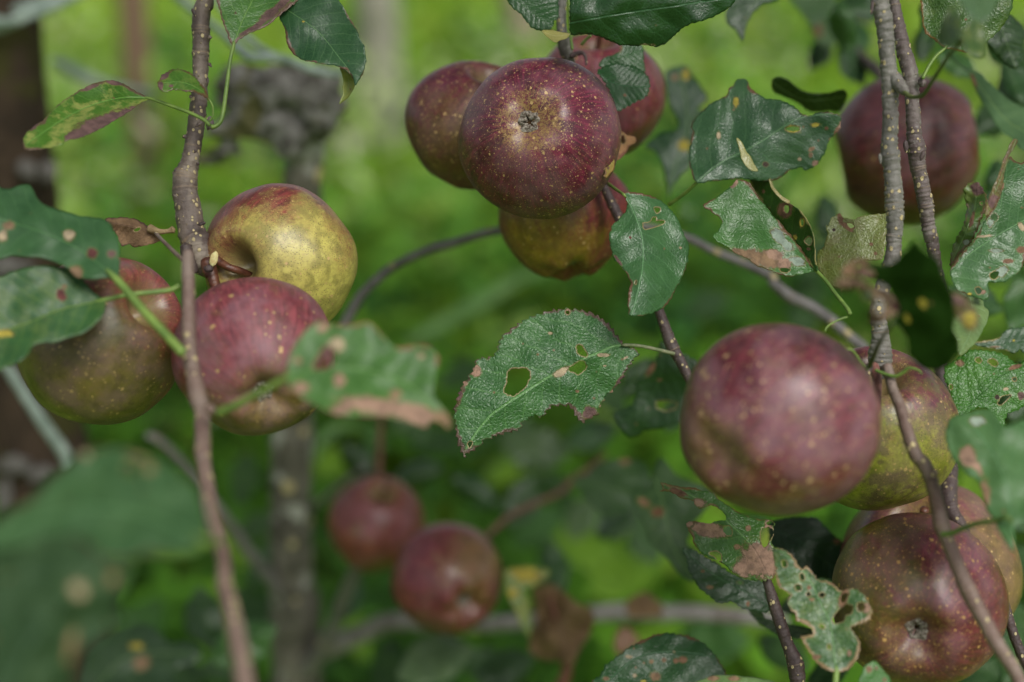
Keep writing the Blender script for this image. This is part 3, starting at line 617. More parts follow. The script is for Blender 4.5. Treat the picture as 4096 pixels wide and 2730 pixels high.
leaf('blurred green leaf with a red spot at the left edge, lower of the two there', 'b0 -100,360 0,345 60,320 150,290 250,272 330,270 450,290 520,330 580,400 640,460 692,490 690,560 660,620 600,680 540,720 440,750 370,775 280,780 220,800 180,860 120,910 60,930 -100,950', 'b0 690,495 400,560 200,640 -90,740', .585, gx=.1, gy=.6, V=-.35, mat=leafmat((.018, .08, .035), (.03, .11, .045), mott=.15, vein=(.14, .22, .04), bumpy=.3, rough=.5),
  spots='b0 r,405,465,32,34 t,430,410,16,16 y,30,720,60,26', pet='b0 690,495 850,462 1000,445 1130,430 1185,400', pr=9, pd=.592, step=12)
DRY = leafmat((.13, .09, .075), (.23, .17, .14), vein=(.10, .065, .05), rim=.1, rimcol=(.06, .035, .03), bumpy=2.2, rough=.8, spec=.2, nv=7)
DRYP = leafmat((.28, .17, .12), (.38, .26, .19), vein=(.2, .11, .08), rim=.2, rimcol=(.16, .07, .05), bumpy=1.5, rough=.75, spec=.2)
dl = leaf('crumpled dry brown leaf beside the left branch above the olive apple', 'b0 690,-35 760,-48 850,-45 920,-24 990,20 1050,70 1062,98 1000,130 940,140 890,152 850,128 810,145 790,120 765,60', 'b0 1040,60 900,20 700,-20', .655, gx=.3, gy=.8, V=.9, wave=.008, mat=DRY, under=DRY, step=6, pet='b0 1010,35 1060,90 1110,140 1160,190 1210,235 1255,300', pr=7, pd=.59, petmat=BK_TWIG, teeth=3, holes=['b0 885,35 915,18 930,25 905,45'], name='dry_leaf')
stalk('curled_tip', [(at(*pp('b0 990,25')[0], .652), .0022), (at(*pp('b0 1050,45')[0], .65), .0014), (at(*pp('b0 1110,42')[0], .65), .0011), (at(*pp('b0 1145,32')[0], .65), .0018)], DRY, dl)
leaf('blurred green leaf with scorched brown lower edge, in front of the pink apple', 'b1 240,1000 240,930 260,860 300,790 350,720 400,670 440,640 490,640 540,655 620,665 700,655 760,640 800,650 840,690 890,750 940,800 1000,810 1060,795 1130,790 1190,810 1240,860 1250,920 1230,980 1225,1060 1215,1120 1260,1190 1310,1260 1330,1330 1310,1350 1260,1310 1200,1290 1160,1340 1100,1320 1000,1290 850,1265 750,1265 650,1270 560,1250 480,1220 400,1180 330,1130 270,1070',
  'b1 240,1010 400,965 600,940 850,980 1080,1080 1320,1340', .502, gx=.25, gy=.5, V=-.25, mat=leafmat((.035, .12, .03), (.05, .155, .045), vein=(.11, .22, .06), bumpy=.3, rough=.5, rim=.08, rimcol=(.2, .09, .05)), holes=['b1 415,945 440,890 500,800 560,840 548,930 480,955'],
  spots='b1 p,850,1200,260,52,8 p,1110,1260,190,62,16 t,1265,1290,70,60,40 b,820,660,50,18,30 b,1160,800,80,12,8 b,1240,880,16,60 b,1020,815,60,14 c,575,790,52,50 p,480,680,36,30 p,590,1030,36,44 p,330,1080,62,40 p,600,1220,70,36 t,320,900,26,26 c,1130,865,26,20 t,960,1120,36,30',
  pet='b1 240,1010 100,1090 0,1140 -100,1195 -205,1240', pr=15, pd=.522, step=11, petmat=PETM)
G9 = leafmat((.026, .078, .042), (.038, .10, .052), vein=(.09, .19, .08), bumpy=.2, rough=.6, rim=.05, spec=.15)
leaf('very blurred pale green leaf arching across the lower left, upper of two close ones', 'c0 460,130 520,60 600,30 700,20 800,15 900,40 1000,80 1100,130 1200,200 1280,280 1320,360 1360,480 1385,600 1330,680 1200,720 1050,720 950,715 880,750 760,770 680,740 560,640 450,600 300,640 100,680 -120,700 -120,560 0,500 100,420 250,330 330,230 400,180', 'c0 1370,640 1000,480 600,420 200,520 -100,640', .40, gx=.1, gy=.9, mat=G9, step=16,
  spots='c0 c,570,70,30,24 t,900,80,90,14,15 t,990,160,30,30', holes=['c0 820,140 860,130 890,160 870,200 830,190'], pet='c0 1370,640 1420,650 1460,640', pr=14, pd=.47)
leaf('very blurred green leaf close to the camera in the bottom left corner, with tan spots', 'c0 -120,640 200,620 400,600 560,660 680,740 740,790 860,790 850,900 810,1000 770,1090 870,1150 780,1230 680,1290 600,1330 520,1400 480,1480 450,1700 -120,1700', 'c0 700,760 450,1000 200,1300 50,1650', .39, gx=.3, gy=.3, V=.6, mat=leafmat((.016, .048, .026), (.03, .07, .038), vein=(.06, .11, .06), bumpy=.2, rough=.6, spec=.15), step=16,
  spots='c0 c,520,955,50,50 t,740,890,34,40 t,470,1330,24,120,12')
leaf('blurred dark bluish leaf low at the bottom left, behind the corner leaf', 'c0 560,1400 700,1250 850,1200 950,1180 1050,1240 1130,1310 1250,1300 1340,1380 1250,1450 1150,1500 1100,1700 560,1700', 'c0 600,1650 850,1400 1300,1380', .95, gx=.1, gy=.8, mat=leafmat((.018, .05, .035), (.03, .07, .045), bumpy=.2), step=14, spots='c0 t,935,1440,50,50 y,900,1330,50,22')
l12 = leaf('crisp serrated green leaf with eaten holes in the centre of the picture', 'b2 825,793 790,750 750,700 720,660 660,610 600,582 540,570 460,555 420,553 385,566 340,566 310,572 250,592 190,617 150,638 120,657 80,685 40,712 0,745 | b1 1640,780 1630,820 1615,850 1590,870 1560,880 1510,885 1490,910 1480,940 1450,990 1430,1020 1400,1060 1385,1100 1365,1150 1355,1190 1345,1240 1350,1300 1360,1360 1370,1440 1390,1480 1413,1535 1430,1510 1470,1495 1500,1470 1540,1430 1600,1400 | b2 0,1385 60,1370 130,1350 150,1310 200,1270 240,1260 280,1270 310,1230 350,1195 400,1192 430,1190 460,1200 490,1240 520,1290 545,1305 590,1280 640,1260 660,1200 700,1130 760,1080 820,1000 850,940 880,900 912,860 915,835 880,815 850,800',
  'b2 828,795 740,805 650,845 550,885 450,945 330,1000 200,1080 0,1210 | b1 1560,1290 1450,1440 1413,1530', .665, gx=.1, gy=.12, V=.25, mat=leafmat((.025, .105, .042), (.045, .15, .06), vein=(.13, .27, .09), rim=.13, rimcol=(.10, .05, .045), bumpy=2.2, rough=.40),
  holes=['b2 55,975 75,955 130,950 180,955 200,975 195,1010 180,1040 170,1070 130,1100 95,1130 60,1125 35,1115 30,1080 45,1050 48,1010', 'b2 505,800 540,800 560,830 575,860 560,872 530,860 510,835', 'b2 460,945 500,915 540,900 565,915 565,950 545,970 520,990 490,975 455,965', 'b2 434,572 448,566 460,578 450,590 436,588', 'b1 1440,1450 1455,1432 1468,1440 1450,1475'],
  spots='b1 p,1490,965,36,40,-30 p,1415,1050,22,16 v,1380,1110,22,60 v,1600,830,16,60,30 | b2 p,690,1180,50,22,-55 p,745,1110,40,16,-50 v,800,1020,40,16,-50 c,400,975,50,22,-30 c,330,716,17,10 p,445,576,20,20 t,510,1100,12,10 c,830,880,20,8,-30 c,680,860,40,12 p,720,1185,14,14 v,590,1240,40,40 c,690,932,14,6'.replace('|', ''),
  pet='b2 826,794 920,800 1040,825 1150,852', pr=6.5, pd=.676, teeth=13, tsp=30, step=6, petmat=simplemat('petiole_grey_green', (.09, .13, .05), (.2, .2, .12), 200))
for o in l12.children:
    if o.name.startswith('blade'):
        so = o.modifiers['solidify']; so.thickness = .0003
leaf('smooth upright green leaf with an eaten hole, hanging below the large speckled apple', 'a2 815,1280 850,1270 920,1275 980,1290 1050,1320 1110,1370 1160,1430 1200,1510 1222,1568 | b2 1240,110 1245,170 1240,240 1220,300 1200,350 1160,420 1130,490 1080,550 1020,580 940,598 855,603 848,560 845,500 850,440 860,390 850,350 820,300 780,260 750,220 730,150 720,90 730,30 745,0 | a2 760,1470 790,1440 825,1400 840,1350 830,1310',
  'a2 815,1280 880,1390 930,1540 | b2 945,150 940,300 905,470 870,595', .655, gx=.25, gy=.3, V=.35, mat=leafmat((.028, .105, .045), (.042, .135, .06), vein=(.085, .2, .08), bumpy=.8, rim=.06), under=None,
  holes=['a2 945,1480 990,1470 1010,1440 1032,1440 1030,1460 1075,1460 1080,1475 1030,1495 960,1515', 'a2 1020,1375 1050,1375 1055,1395 1035,1410', 'b2 893,380 902,368 898,392'], spots='b2 c,1190,153,10,9 r,860,85,10,10 v,780,235,40,10,55 b,840,330,30,8,60', pet='a2 815,1285 770,1255 715,1215', pr=6, pd=.69, teeth=4, tsp=30, step=7)
leaf('dark leaf between the brown twig and the biggest apple', 'b2 1055,790 1085,775 1110,820 1150,870 1200,850 1250,870 1310,915 1260,1040 1300,1150 1290,1300 1240,1360 1185,1310 1120,1330 1050,1350 960,1360 900,1400 840,1395 790,1340 755,1280 750,1240 830,1210 880,1170 895,1100 895,1040 950,980 1000,920 1040,860', 'b2 1080,780 1060,1000 960,1200 800,1300', .76, gx=-.2, gy=-.1, mat=leafmat((.012, .05, .018), (.018, .065, .022), vein=(.04, .1, .03)), holes=['b2 1030,1190 1060,1165 1130,1165 1170,1180 1150,1215 1080,1225'], teeth=4, step=10, spots='b2 b,990,960,22,50,30 b,1055,1025,20,10')
leaf('big dark glossy leaf across the top edge over the top cluster', 'a2 468,230 462,100 485,-40 700,-120 1100,-130 1450,-90 1580,-40 1545,15 1500,60 1420,110 1330,140 1250,165 1190,200 1140,250 1090,290 1030,310 960,300 900,305 830,300 780,295 720,270 640,240 560,225', 'a2 465,150 800,90 1150,40 1560,-20', .642, gx=.05, gy=-.25, V=0, C=.8, mat=leafmat((.010, .05, .016), (.016, .068, .022), vein=(.035, .11, .04), bumpy=.8, rough=.35), teeth=4, step=9, spots='a2 c,955,298,26,10 c,1010,298,18,10', bow=-.006)
l15 = leaf('dark green leaf with pale curled end at the top edge, left of the upright stem', 'a2 20,-60 50,10 90,60 140,100 175,150 210,190 260,205 310,205 345,185 357,140 385,110 388,0 380,-80 200,-110', 'a2 40,-40 200,70 345,190', .675, gx=.1, gy=.2, V=.3, mat=leafmat((.015, .065, .025), (.024, .085, .035), vein=(.07, .15, .06)), teeth=4, step=8)
leaf('pale yellow curled underside', 'a2 275,208 330,198 390,213 458,225 440,250 400,267 370,281 330,262', 'a2 275,210 370,240 455,228', .67, gx=.2, gy=1.4, mat=leafmat((.33, .36, .15), (.4, .42, .2), bumpy=.3, vein=(.5, .5, .3)), parent=l15, part='curled_tip', step=6)
leaf('small serrated dark green leaf directly right of the large speckled apple', 'a2 640,475 700,435 760,422 830,428 900,445 955,485 985,530 990,580 975,630 940,655 890,675 850,705 800,725 770,735 755,690 730,620 700,560 665,510', 'a2 645,480 740,545 860,572 985,575', .69, gx=.2, gy=.35, V=.2, mat=leafmat((.014, .07, .024), (.02, .09, .03), vein=(.04, .16, .06), bumpy=.55), teeth=8, tsp=20, step=6, spots='a2 b,825,630,11,11')
leaf('green leaf with a brown notch just above the small serrated leaf', 'a2 655,440 665,400 700,375 760,360 790,330 795,300 870,290 940,300 950,400 958,475 900,470 820,450 720,445', 'a2 660,430 800,380 945,330', .70, gx=.1, gy=.1, mat=leafmat((.02, .085, .03), (.028, .10, .038), vein=(.05, .15, .05)), teeth=3, step=7, spots='a2 t,790,320,16,34')
leaf('scrap of withered tan leaf caught between the large speckled apple and its neighbour', 'a2 760,850 820,880 850,900 895,908 892,945 850,970 830,1010 800,1045 765,1055 770,1000 765,950', 'a2 770,1040 800,950 890,915', .697, gx=.6, gy=.4, V=.6, wave=.006, mat=DRYP, under=DRYP, step=5, holes=['a2 798,905 812,890 828,930 815,955 800,940'], name='dry_leaf')
leaf('olive yellow leaf fragment stuck on the right edge of the large speckled apple', 'a2 735,1030 758,1058 757,1110 742,1140 715,1170 700,1182 680,1165 693,1145 690,1110 700,1070 718,1035', 'a2 740,1035 725,1100 690,1170', .668, gx=1.1, gy=.1, wave=.001, mat=leafmat((.22, .17, .05), (.3, .23, .08), mott=.5, rim=.2, bumpy=.6), step=5, name='dry_leaf', spots='a2 b,712,1110,10,12')
leaf('large bluish green leaf with its lower half folded dark, right of the top cluster', 'a2 1295,1202 1265,1150 1250,1080 1248,1000 1260,930 1272,880 1262,830 1290,780 1340,730 1400,680 1460,650 1505,622 1507,590 1540,570 1560,530 1610,520 1640,540 1652,580 1700,620 1760,650 1820,660 1851,662 | a3 300,710 370,768 470,740 550,750 590,760 602,800 590,860 520,930 500,1000 450,1080 380,1125 330,1110 260,1130 200,1180 150,1195 | a2 1700,1192 1600,1182 1540,1180 1450,1195 1380,1200 1330,1212',
  'a2 1300,1205 1400,1120 1500,1050 1640,985 | a3 130,900 250,820 370,770 570,752', .685, gx=-.05, gy=.12, V=.32, mat=leafmat((.022, .08, .045), (.035, .105, .06), vein=(.08, .17, .07), rim=.04, bumpy=.8, rough=.34, spec=.55), teeth=4, step=8,
  holes=['a3 240,850 280,835 320,842 322,860 280,868 245,862'], spots='a2 c,1445,895,14,26 y,1557,675,18,34 | a3 y,285,855,50,26 y,430,825,34,14 b,505,848,14,12 t,408,985,22,12,-30 t,400,1028,14,18 k,100,1085,20,18 c,328,1052,13,12 p,432,1082,20,20 b,575,880,20,60,20 p,590,850,12,44,10 t,540,925,22,14'.replace('|', ''),
  pet='a2 1300,1205 1220,1280 1118,1352', pr=6.5, pd=.70)
l18 = leaf('green leaf folded along its midrib with a tan dead patch on its lower edge', 'a2 1350,1370 1340,1355 1400,1320 1450,1290 1500,1250 1540,1220 1560,1185 1600,1190 1650,1210 1700,1290 1760,1370 1816,1440 | b3 230,20 330,150 425,300 400,312 340,330 270,342 200,330 130,300 40,270 | b2 1640,230 1560,190 1500,150 1440,110 1405,72 1440,40 1462,0 | a2 1462,1450 1400,1405',
  'b3 430,295 330,150 230,20 | a2 1800,1420 1700,1290 1620,1180', .655, gx=.35, gy=.5, V=.15, mat=leafmat((.035, .13, .035), (.05, .16, .05), vein=(.09, .22, .07), rim=.05, bumpy=.9), teeth=3, step=7,
  spots='b3 t,80,225,130,50,14 p,150,205,70,40 p,225,255,50,36 t,-50,190,80,20,20 w,190,75,60,34,50 w,240,130,50,26,50 w,310,240,60,26,20 | a2 p,1545,1215,30,20,-40'.replace('|', ''), holes=['b3 200,290 235,284 262,296 240,315 205,308'],
  pet='b3 430,295 500,370 560,450 640,550 660,590', pr=7, pd=.635)
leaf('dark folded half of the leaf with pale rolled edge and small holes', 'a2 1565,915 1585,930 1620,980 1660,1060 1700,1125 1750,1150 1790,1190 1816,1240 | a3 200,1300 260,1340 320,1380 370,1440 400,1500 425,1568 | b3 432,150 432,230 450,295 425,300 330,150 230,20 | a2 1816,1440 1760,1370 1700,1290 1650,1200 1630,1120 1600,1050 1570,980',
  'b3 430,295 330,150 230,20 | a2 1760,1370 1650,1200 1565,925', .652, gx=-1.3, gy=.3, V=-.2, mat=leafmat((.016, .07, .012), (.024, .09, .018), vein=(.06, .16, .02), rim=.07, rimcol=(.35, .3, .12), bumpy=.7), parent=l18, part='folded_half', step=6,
  holes=['a3 225,1370 240,1355 258,1368 258,1395 240,1408 226,1395', 'b3 365,100 385,80 410,90 408,120 390,135 368,118', 'a3 335,1455 350,1450 354,1480 340,1492'], spots='a3 b,235,1385,46,50 y,345,1470,20,34 b,90,1265,10,14 | b3 y,298,85,16,20 b,388,160,14,10'.replace('|', ''))
leaf('cream rolled edge of the folded half', 'a2 1563,912 1585,925 1615,975 1665,1060 1702,1128 1668,1130 1625,1105 1600,1060 1578,990', 'a2 1565,920 1620,1020 1695,1125', .642, gx=.5, gy=.2, mat=leafmat((.20, .24, .12), (.28, .31, .17), bumpy=.2, vein=(.5, .5, .3)), parent=l18, part='rolled_edge', step=6)
leaf('cream lower rolled edge', 'a3 125,1185 145,1210 175,1260 215,1300 262,1328 255,1345 205,1318 165,1275 135,1225', 'a3 130,1195 180,1275 258,1335', .638, gx=.5, gy=.4, mat=leafmat((.22, .23, .11), (.30, .29, .17), bumpy=.2, vein=(.5, .5, .3)), parent=l18, part='rolled_edge', step=5)
leaf('yellowish green leaf showing its veined underside, left of the thick grey branch', 'a3 515,1500 530,1450 590,1408 610,1430 640,1440 690,1450 730,1430 800,1420 880,1412 915,1430 920,1568 | b3 915,80 890,150 870,230 750,240 640,300 620,400 590,500 600,430 530,400 480,340 447,280 442,190 480,150 505,90 505,0', 'b3 600,480 660,330 735,200 700,40 | a3 680,1440', .662, gx=-.2, gy=.15, V=.1, mat=leafmat((.11, .16, .05), (.16, .21, .07), vein=(.22, .28, .1), mott=.6, mcol=(.17, .15, .07), bumpy=1.3, under=True), teeth=4, step=7, holes=['a3 640,1480 665,1475 690,1495 668,1510'], spots='a3 b,600,1440,20,40 b,640,1500,50,18,40 k,555,1520,12,12 | b3 b,800,130,14,12 b,830,190,14,12 b,665,15,30,14'.replace('|', ''))
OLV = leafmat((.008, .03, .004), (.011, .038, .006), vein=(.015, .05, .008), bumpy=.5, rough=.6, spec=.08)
l21 = leaf('dark olive leaf close in front of the right branches, above the biggest apple', 'b3 760,260 880,262 960,240 1000,190 1040,160 1085,105 1130,150 1180,190 1240,230 1270,320 1310,400 1330,450 1350,540 1350,620 1340,680 1370,760 1380,830 1350,870 1300,930 1220,955 1140,940 1090,900 1050,850 1040,750 1000,680 960,640 990,560 940,470 900,400 830,370 760,350', 'b3 930,670 1040,500 1130,330 1180,190', .53, gx=-.1, gy=-.75, V=.3, mat=OLV, under=OLV, step=11, spots='b3 y,1140,520,22,36,-30 y,1035,615,18,32,-30', pet='b3 930,670 890,720 840,810 790,935', pr=9, pd=.61, petmat=PETD)
leaf('brown withered lobe', 'b3 600,300 640,260 700,225 770,232 830,262 860,300 830,345 740,345 660,340 620,340', 'b3 850,300 740,280 610,310', .53, gx=.3, gy=.6, V=.5, wave=.014, mat=DRY, under=DRY, parent=l21, holes=['b3 690,262 715,255 730,275 700,290'], teeth=9, part='withered_lobe', step=9, spots='b3 v,760,320,60,20 g,800,280,30,20')
leaf('grey brown curled lobe', 'b3 570,370 660,350 760,380 830,420 900,440 960,480 1000,530 985,590 930,600 880,640 800,655 790,600 800,520 740,500 720,430 640,440 580,420', 'b3 980,560 860,500 720,410 580,390', .53, gx=.3, gy=.5, V=.7, teeth=12, wave=.02, mat=leafmat((.11, .075, .065), (.2, .15, .13), vein=(.07, .045, .04), bumpy=1.5, rough=.7), under=DRY, parent=l21, part='withered_lobe', step=9, holes=['b3 815,500 850,480 890,520 880,580 830,590'], spots='b3 r,970,540,40,36 w,770,470,36,40')
leaf('brown curled right lobe', 'b3 1330,450 1400,468 1455,510 1500,580 1512,650 1480,700 1430,700 1395,650 1350,580', 'b3 1340,480 1430,560 1460,690', .53, gx=.6, gy=.5, V=.6, wave=.008, mat=leafmat((.07, .05, .04), (.11, .09, .05), bumpy=1., rough=.7), under=DRY, parent=l21, part='withered_lobe', step=9, spots='b3 y,1450,630,40,50 v,1380,500,50,34,30')
LR = leafmat((.035, .115, .05), (.055, .15, .07), vein=(.12, .24, .1), rim=.05, bumpy=.8)
l22 = leaf('large moth eaten green leaf at the right edge beside the dark olive leaf', 'd 165,915 200,850 260,780 320,720 380,600 430,520 470,420 490,330 510,250 540,200 590,240 640,230 740,260 740,700 650,740 627,850 600,920 560,950 500,985 440,990 412,980 402,1000 410,1060 400,1090 370,1100 320,1080 260,1060 210,1040 180,990', 'd 165,915 300,800 450,700 700,560', .635, gx=.1, gy=.45, V=.2, mat=LR, teeth=4, step=8,
  holes=['d 413,940 440,920 470,922 460,955 432,970', 'd 320,1030 345,1020 362,1045 335,1062'], spots='d w,415,615,22,26 b,480,395,16,34,20 b,610,785,34,20 b,525,855,34,16 w,485,920,40,30,-40 c,610,640,16,30,-40 p,370,1048,18,14 y,285,1065,16,14 w,450,790,46,12 c,370,700,70,8,-5 g,440,580,24,24')
leaf('brown curled left margin', 'd 570,88 585,105 535,200 505,300 485,400 445,500 395,575 385,530 415,430 465,320 500,210 545,110', 'd 395,560 470,360 575,95', .625, gx=.8, gy=.3, wave=.004, mat=leafmat((.10, .09, .035), (.15, .12, .06), mott=.7, mcol=(.12, .06, .05), bumpy=1.4), under=DRY, parent=l22, part='rolled_edge', step=6, spots='d v,430,480,26,50,20')
leaf('pale drooping lower lobe', 'd 365,1100 378,1140 400,1160 405,1190 390,1250 360,1300 340,1345 300,1390 250,1430 215,1440 200,1340 165,1270 200,1200 260,1090 310,1080', 'd 290,1090 310,1200 280,1330 225,1430', .64, gx=.5, gy=.9, mat=leafmat((.10, .19, .09), (.14, .24, .12), vein=(.2, .32, .16), bumpy=.8), parent=l22, part='lower_lobe', step=7)
leaf('ragged green and brown leaf tucked left of the large moth eaten leaf', 'd 255,390 330,355 385,430 388,520 335,660 300,740 240,800 190,870 165,880 180,760 240,640 268,540 255,470', 'd 170,870 260,680 320,520 330,370', .66, gx=-.5, gy=.3, V=.5, wave=.006, mat=leafmat((.05, .13, .035), (.08, .18, .05), mott=.4, vein=(.14, .24, .08), rim=.14, rimcol=(.14, .08, .04)), teeth=8, step=7, holes=['d 352,490 365,484 372,495 360,502'], spots='d v,340,400,50,40 b,300,600,12,60,15 w,265,735,22,16 c,270,510,14,20')
leaf('bright green puckered leaf riddled with small holes at the right edge', 'b3 1290,930 1340,900 1400,860 1440,830 1500,825 1560,830 1640,840 1700,870 1740,900 1780,920 1830,890 1960,940 1960,1150 1809,1200 1760,1230 1700,1250 1672,1340 1650,1345 1620,1290 1590,1240 1520,1210 1440,1240 1370,1260 1350,1200 1330,1130 1300,1060 1280,1000', 'b3 1410,1260 1470,1170 1560,1090 1640,1010 1809,930 1940,900', .665, gx=0, gy=.35, V=.15, mat=leafmat((.03, .14, .018), (.05, .18, .028), vein=(.02, .07, .012), bumpy=2.4, rough=.38, nv=8), teeth=7, step=7,
  holes=['b3 1490,890 1510,880 1528,895 1515,912 1495,905', 'b3 1570,895 1610,890 1635,915 1620,935 1590,920', 'b3 1735,1015 1755,1012 1755,1030 1738,1030', 'b3 1640,1175 1660,1140 1700,1125 1725,1125 1700,1150 1660,1185', 'b3 1318,1060 1332,1058 1335,1080 1322,1085'], spots='b3 t,1385,915,30,22 k,1630,1140,14,16 c,1690,1085,18,12 p,1610,985,14,6 v,1790,1130,22,26 b,1750,940,50,14,-20')
leaf('dark green leaf with a chewed lower margin above the puckered leaf at the right edge', 'b3 1480,775 1580,762 1650,740 1700,690 1760,680 1809,670 1960,660 1960,870 1809,850 1780,820 1750,852 1690,830 1600,820 1500,800', 'b3 1490,785 1650,790 1950,760', .69, gx=.1, gy=.3, mat=leafmat((.02, .07, .035), (.03, .09, .045), vein=(.07, .14, .07), rim=.06, rimcol=(.25, .2, .08)), teeth=2, step=8, spots='b3 y,1742,765,12,8 t,1620,805,40,6')
leaf('blurred lobed green leaf at the right edge, in front of the lower right apples', 'b3 1290,1400 1310,1300 1350,1260 1430,1240 1520,1222 1600,1230 1640,1290 1700,1330 1960,1300 | c3 1960,480 1809,520 1745,545 1745,620 1742,710 1690,650 1640,560 1600,480 1560,420 1530,300 1500,235 1440,200 1370,130 1325,60', 'c3 1740,600 1700,300 1600,50 | b3 1450,1300', .545, gx=-.1, gy=.7, V=.1, mat=leafmat((.035, .12, .045), (.055, .15, .065), vein=(.08, .18, .08), bumpy=.2, rough=.5), step=12, spots='b3 p,1440,1530,50,60 w,1500,1300,50,30 | c3 p,1480,130,80,26,50 t,1550,330,34,90 p,1430,60,40,50'.replace('|', ''), pet='c3 1700,480 1620,500 1500,520 1400,555 1330,585 1270,590', pr=10, pd=.572, petmat=simplemat('petiole_olive', (.06, .1, .02), (.09, .15, .03), 100))
G26 = leafmat((.035, .125, .028), (.05, .15, .04), vein=(.09, .2, .05), rim=.10, rimcol=(.16, .09, .03), bumpy=1.3)
leaf('tattered green leaf with pinkish tan dead patches under the biggest apple', 'c2 1060,250 1130,265 1200,275 1280,285 1340,305 1410,310 1450,360 1520,410 1600,460 1700,490 1790,500 1816,540 | c3 100,520 150,500 152,600 150,650 205,740 190,800 165,865 150,890 110,890 | c2 1750,900 1650,890 1560,860 1480,790 1400,750 1340,720 1290,670 1265,600 1230,525 1260,505 1330,515 1390,520 1440,500 1490,495 1480,450 1400,400 1330,420 1290,400 1270,370 1200,355 1140,320 1110,310 1050,305 1075,290',
  'c3 125,885 | c2 1720,760 1650,650 1550,550 1400,420 1250,330 1060,255', .652, gx=-.1, gy=.35, V=.25, mat=G26, step=7, teeth=3,
  holes=['c2 1470,550 1510,537 1530,570 1520,603 1490,590', 'c2 1385,722 1420,702 1462,730 1450,770 1420,740', 'c2 1722,570 1752,545 1800,560 1795,610 1745,680 1725,640', 'c3 90,560 135,565 140,600 110,625'], spots='c2 p,1380,560,120,48,12 b,1175,315,60,22,20 p,1320,385,46,30,20 p,1660,790,130,70,-25 t,1565,672,18,18 p,1250,520,30,24 t,1640,550,18,18 c3 p,80,760,130,100,40 p,120,560,26,80 t,1400,350,14,14')
leaf('dark leaf directly below the tattered leaf', 'c2 1200,680 1260,690 1330,720 1400,760 1500,830 1600,880 1740,905 1760,1000 1785,1060 1790,1090 1750,1110 1690,1100 1600,1080 1540,1040 1450,1045 1400,1010 1330,960 1290,910 1250,840 1230,760', 'c2 1780,1070 1600,960 1400,850 1205,690', .70, gx=.1, gy=.3, mat=leafmat((.014, .055, .022), (.022, .07, .03), vein=(.045, .11, .05)), teeth=6, step=8, spots='c2 t,1385,942,22,14 g,1585,910,22,12 b,1637,1050,12,18 b,1340,835,14,10')
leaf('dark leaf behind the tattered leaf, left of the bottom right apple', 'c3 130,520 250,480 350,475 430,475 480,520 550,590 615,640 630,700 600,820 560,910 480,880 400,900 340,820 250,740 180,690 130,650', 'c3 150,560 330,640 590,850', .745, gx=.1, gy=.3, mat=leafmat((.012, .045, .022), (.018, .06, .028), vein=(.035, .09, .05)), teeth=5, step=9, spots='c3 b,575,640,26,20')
leaf('lacy green leaf eaten to its veins beside the bottom right apple', 'c3 170,850 160,770 150,690 220,690 270,720 300,760 340,820 380,800 430,870 440,890 510,900 560,930 600,960 640,950 700,955 740,980 775,1030 805,1080 800,1130 770,1170 700,1190 665,1210 690,1250 725,1310 720,1380 690,1440 640,1490 570,1500 500,1480 430,1430 390,1370 350,1300 340,1265 410,1250 400,1210 350,1180 300,1160 300,1120 260,1080 250,1030 270,990 220,960 180,920',
  'c3 570,1498 555,1350 530,1180 470,1050 400,900 300,770 180,690', .594, gx=-.12, gy=.3, V=-.1, mat=leafmat((.03, .095, .04), (.05, .125, .058), vein=(.13, .24, .1), rim=.16, rimcol=(.25, .16, .08), bumpy=1.5, mott=.25), step=6, teeth=5,
  holes=['c3 545,1165 562,1120 610,1072 650,1052 680,1080 668,1110 630,1130 618,1162 580,1175', 'c3 455,990 475,975 492,990 475,1008', 'c3 372,985 388,975 400,990 385,1000', 'c3 460,1195 478,1190 492,1206 475,1215', 'c3 512,1325 528,1318 530,1350 518,1350', 'c3 210,770 235,765 245,800 220,805', 'c3 330,860 352,850 360,890 340,895', 'c3 300,930 330,925 335,960 305,960', 'c3 600,1000 625,980 650,990 630,1030 605,1040', 'c3 705,1060 740,1040 760,1080 720,1100', ], spots='c3 b,620,1010,30,70,15 b,560,915,60,18,20 p,765,1080,30,36 b,440,1400,30,16 t,410,1022,18,12 t,190,925,20,14 b,390,945,14,14 p,655,1375,16,22', pet='c3 570,1498 565,1570 560,1720', pr=12, pd=.59)
leaf('dark leaf below the twig, behind the lacy leaf', 'c3 -40,1060 60,1080 110,1140 250,1180 400,1210 420,1260 330,1280 200,1260 140,1230 60,1180', 'c3 400,1240 200,1190 -30,1080', .73, gx=.1, gy=.3, mat=leafmat((.012, .045, .018), (.018, .055, .022)), step=9, teeth=4)
leaf('dark green serrated leaf with rusty spots rising from the bottom edge', 'c2 600,1568 660,1520 700,1450 760,1400 820,1360 900,1310 960,1280 1040,1250 1120,1240 1200,1250 1290,1280 1360,1320 1420,1390 1460,1450 1490,1510 1480,1700 600,1700', 'c2 640,1640 800,1480 950,1390 1150,1370 1420,1400', .69, gx=.05, gy=.55, V=.15, mat=leafmat((.016, .065, .028), (.024, .085, .036), vein=(.035, .10, .045), rim=.05), teeth=7, step=8, spots='c2 t,1000,1432,17,15 t,1085,1420,16,16 b,1160,1425,17,16 b,1208,1422,24,22 t,1025,1530,34,28 c,850,1400,26,10 c,890,1525,14,16 t,950,1440,10,10 c,1150,1368,12,10 t,700,1545,22,16 y,950,1562,20,8')
leaf('pale green leaf margin with tan spots at the bottom edge under the twig', 'c2 1270,1600 1350,1545 1450,1520 1600,1530 1720,1545 1816,1568 1900,1620 1900,1760 1270,1760', 'c2 1300,1700 1600,1600 1850,1650', .61, gx=.0, gy=.9, mat=leafmat((.09, .19, .09), (.12, .22, .12)), step=9, spots='c2 t,1405,1545,34,18 t,1550,1545,40,18')
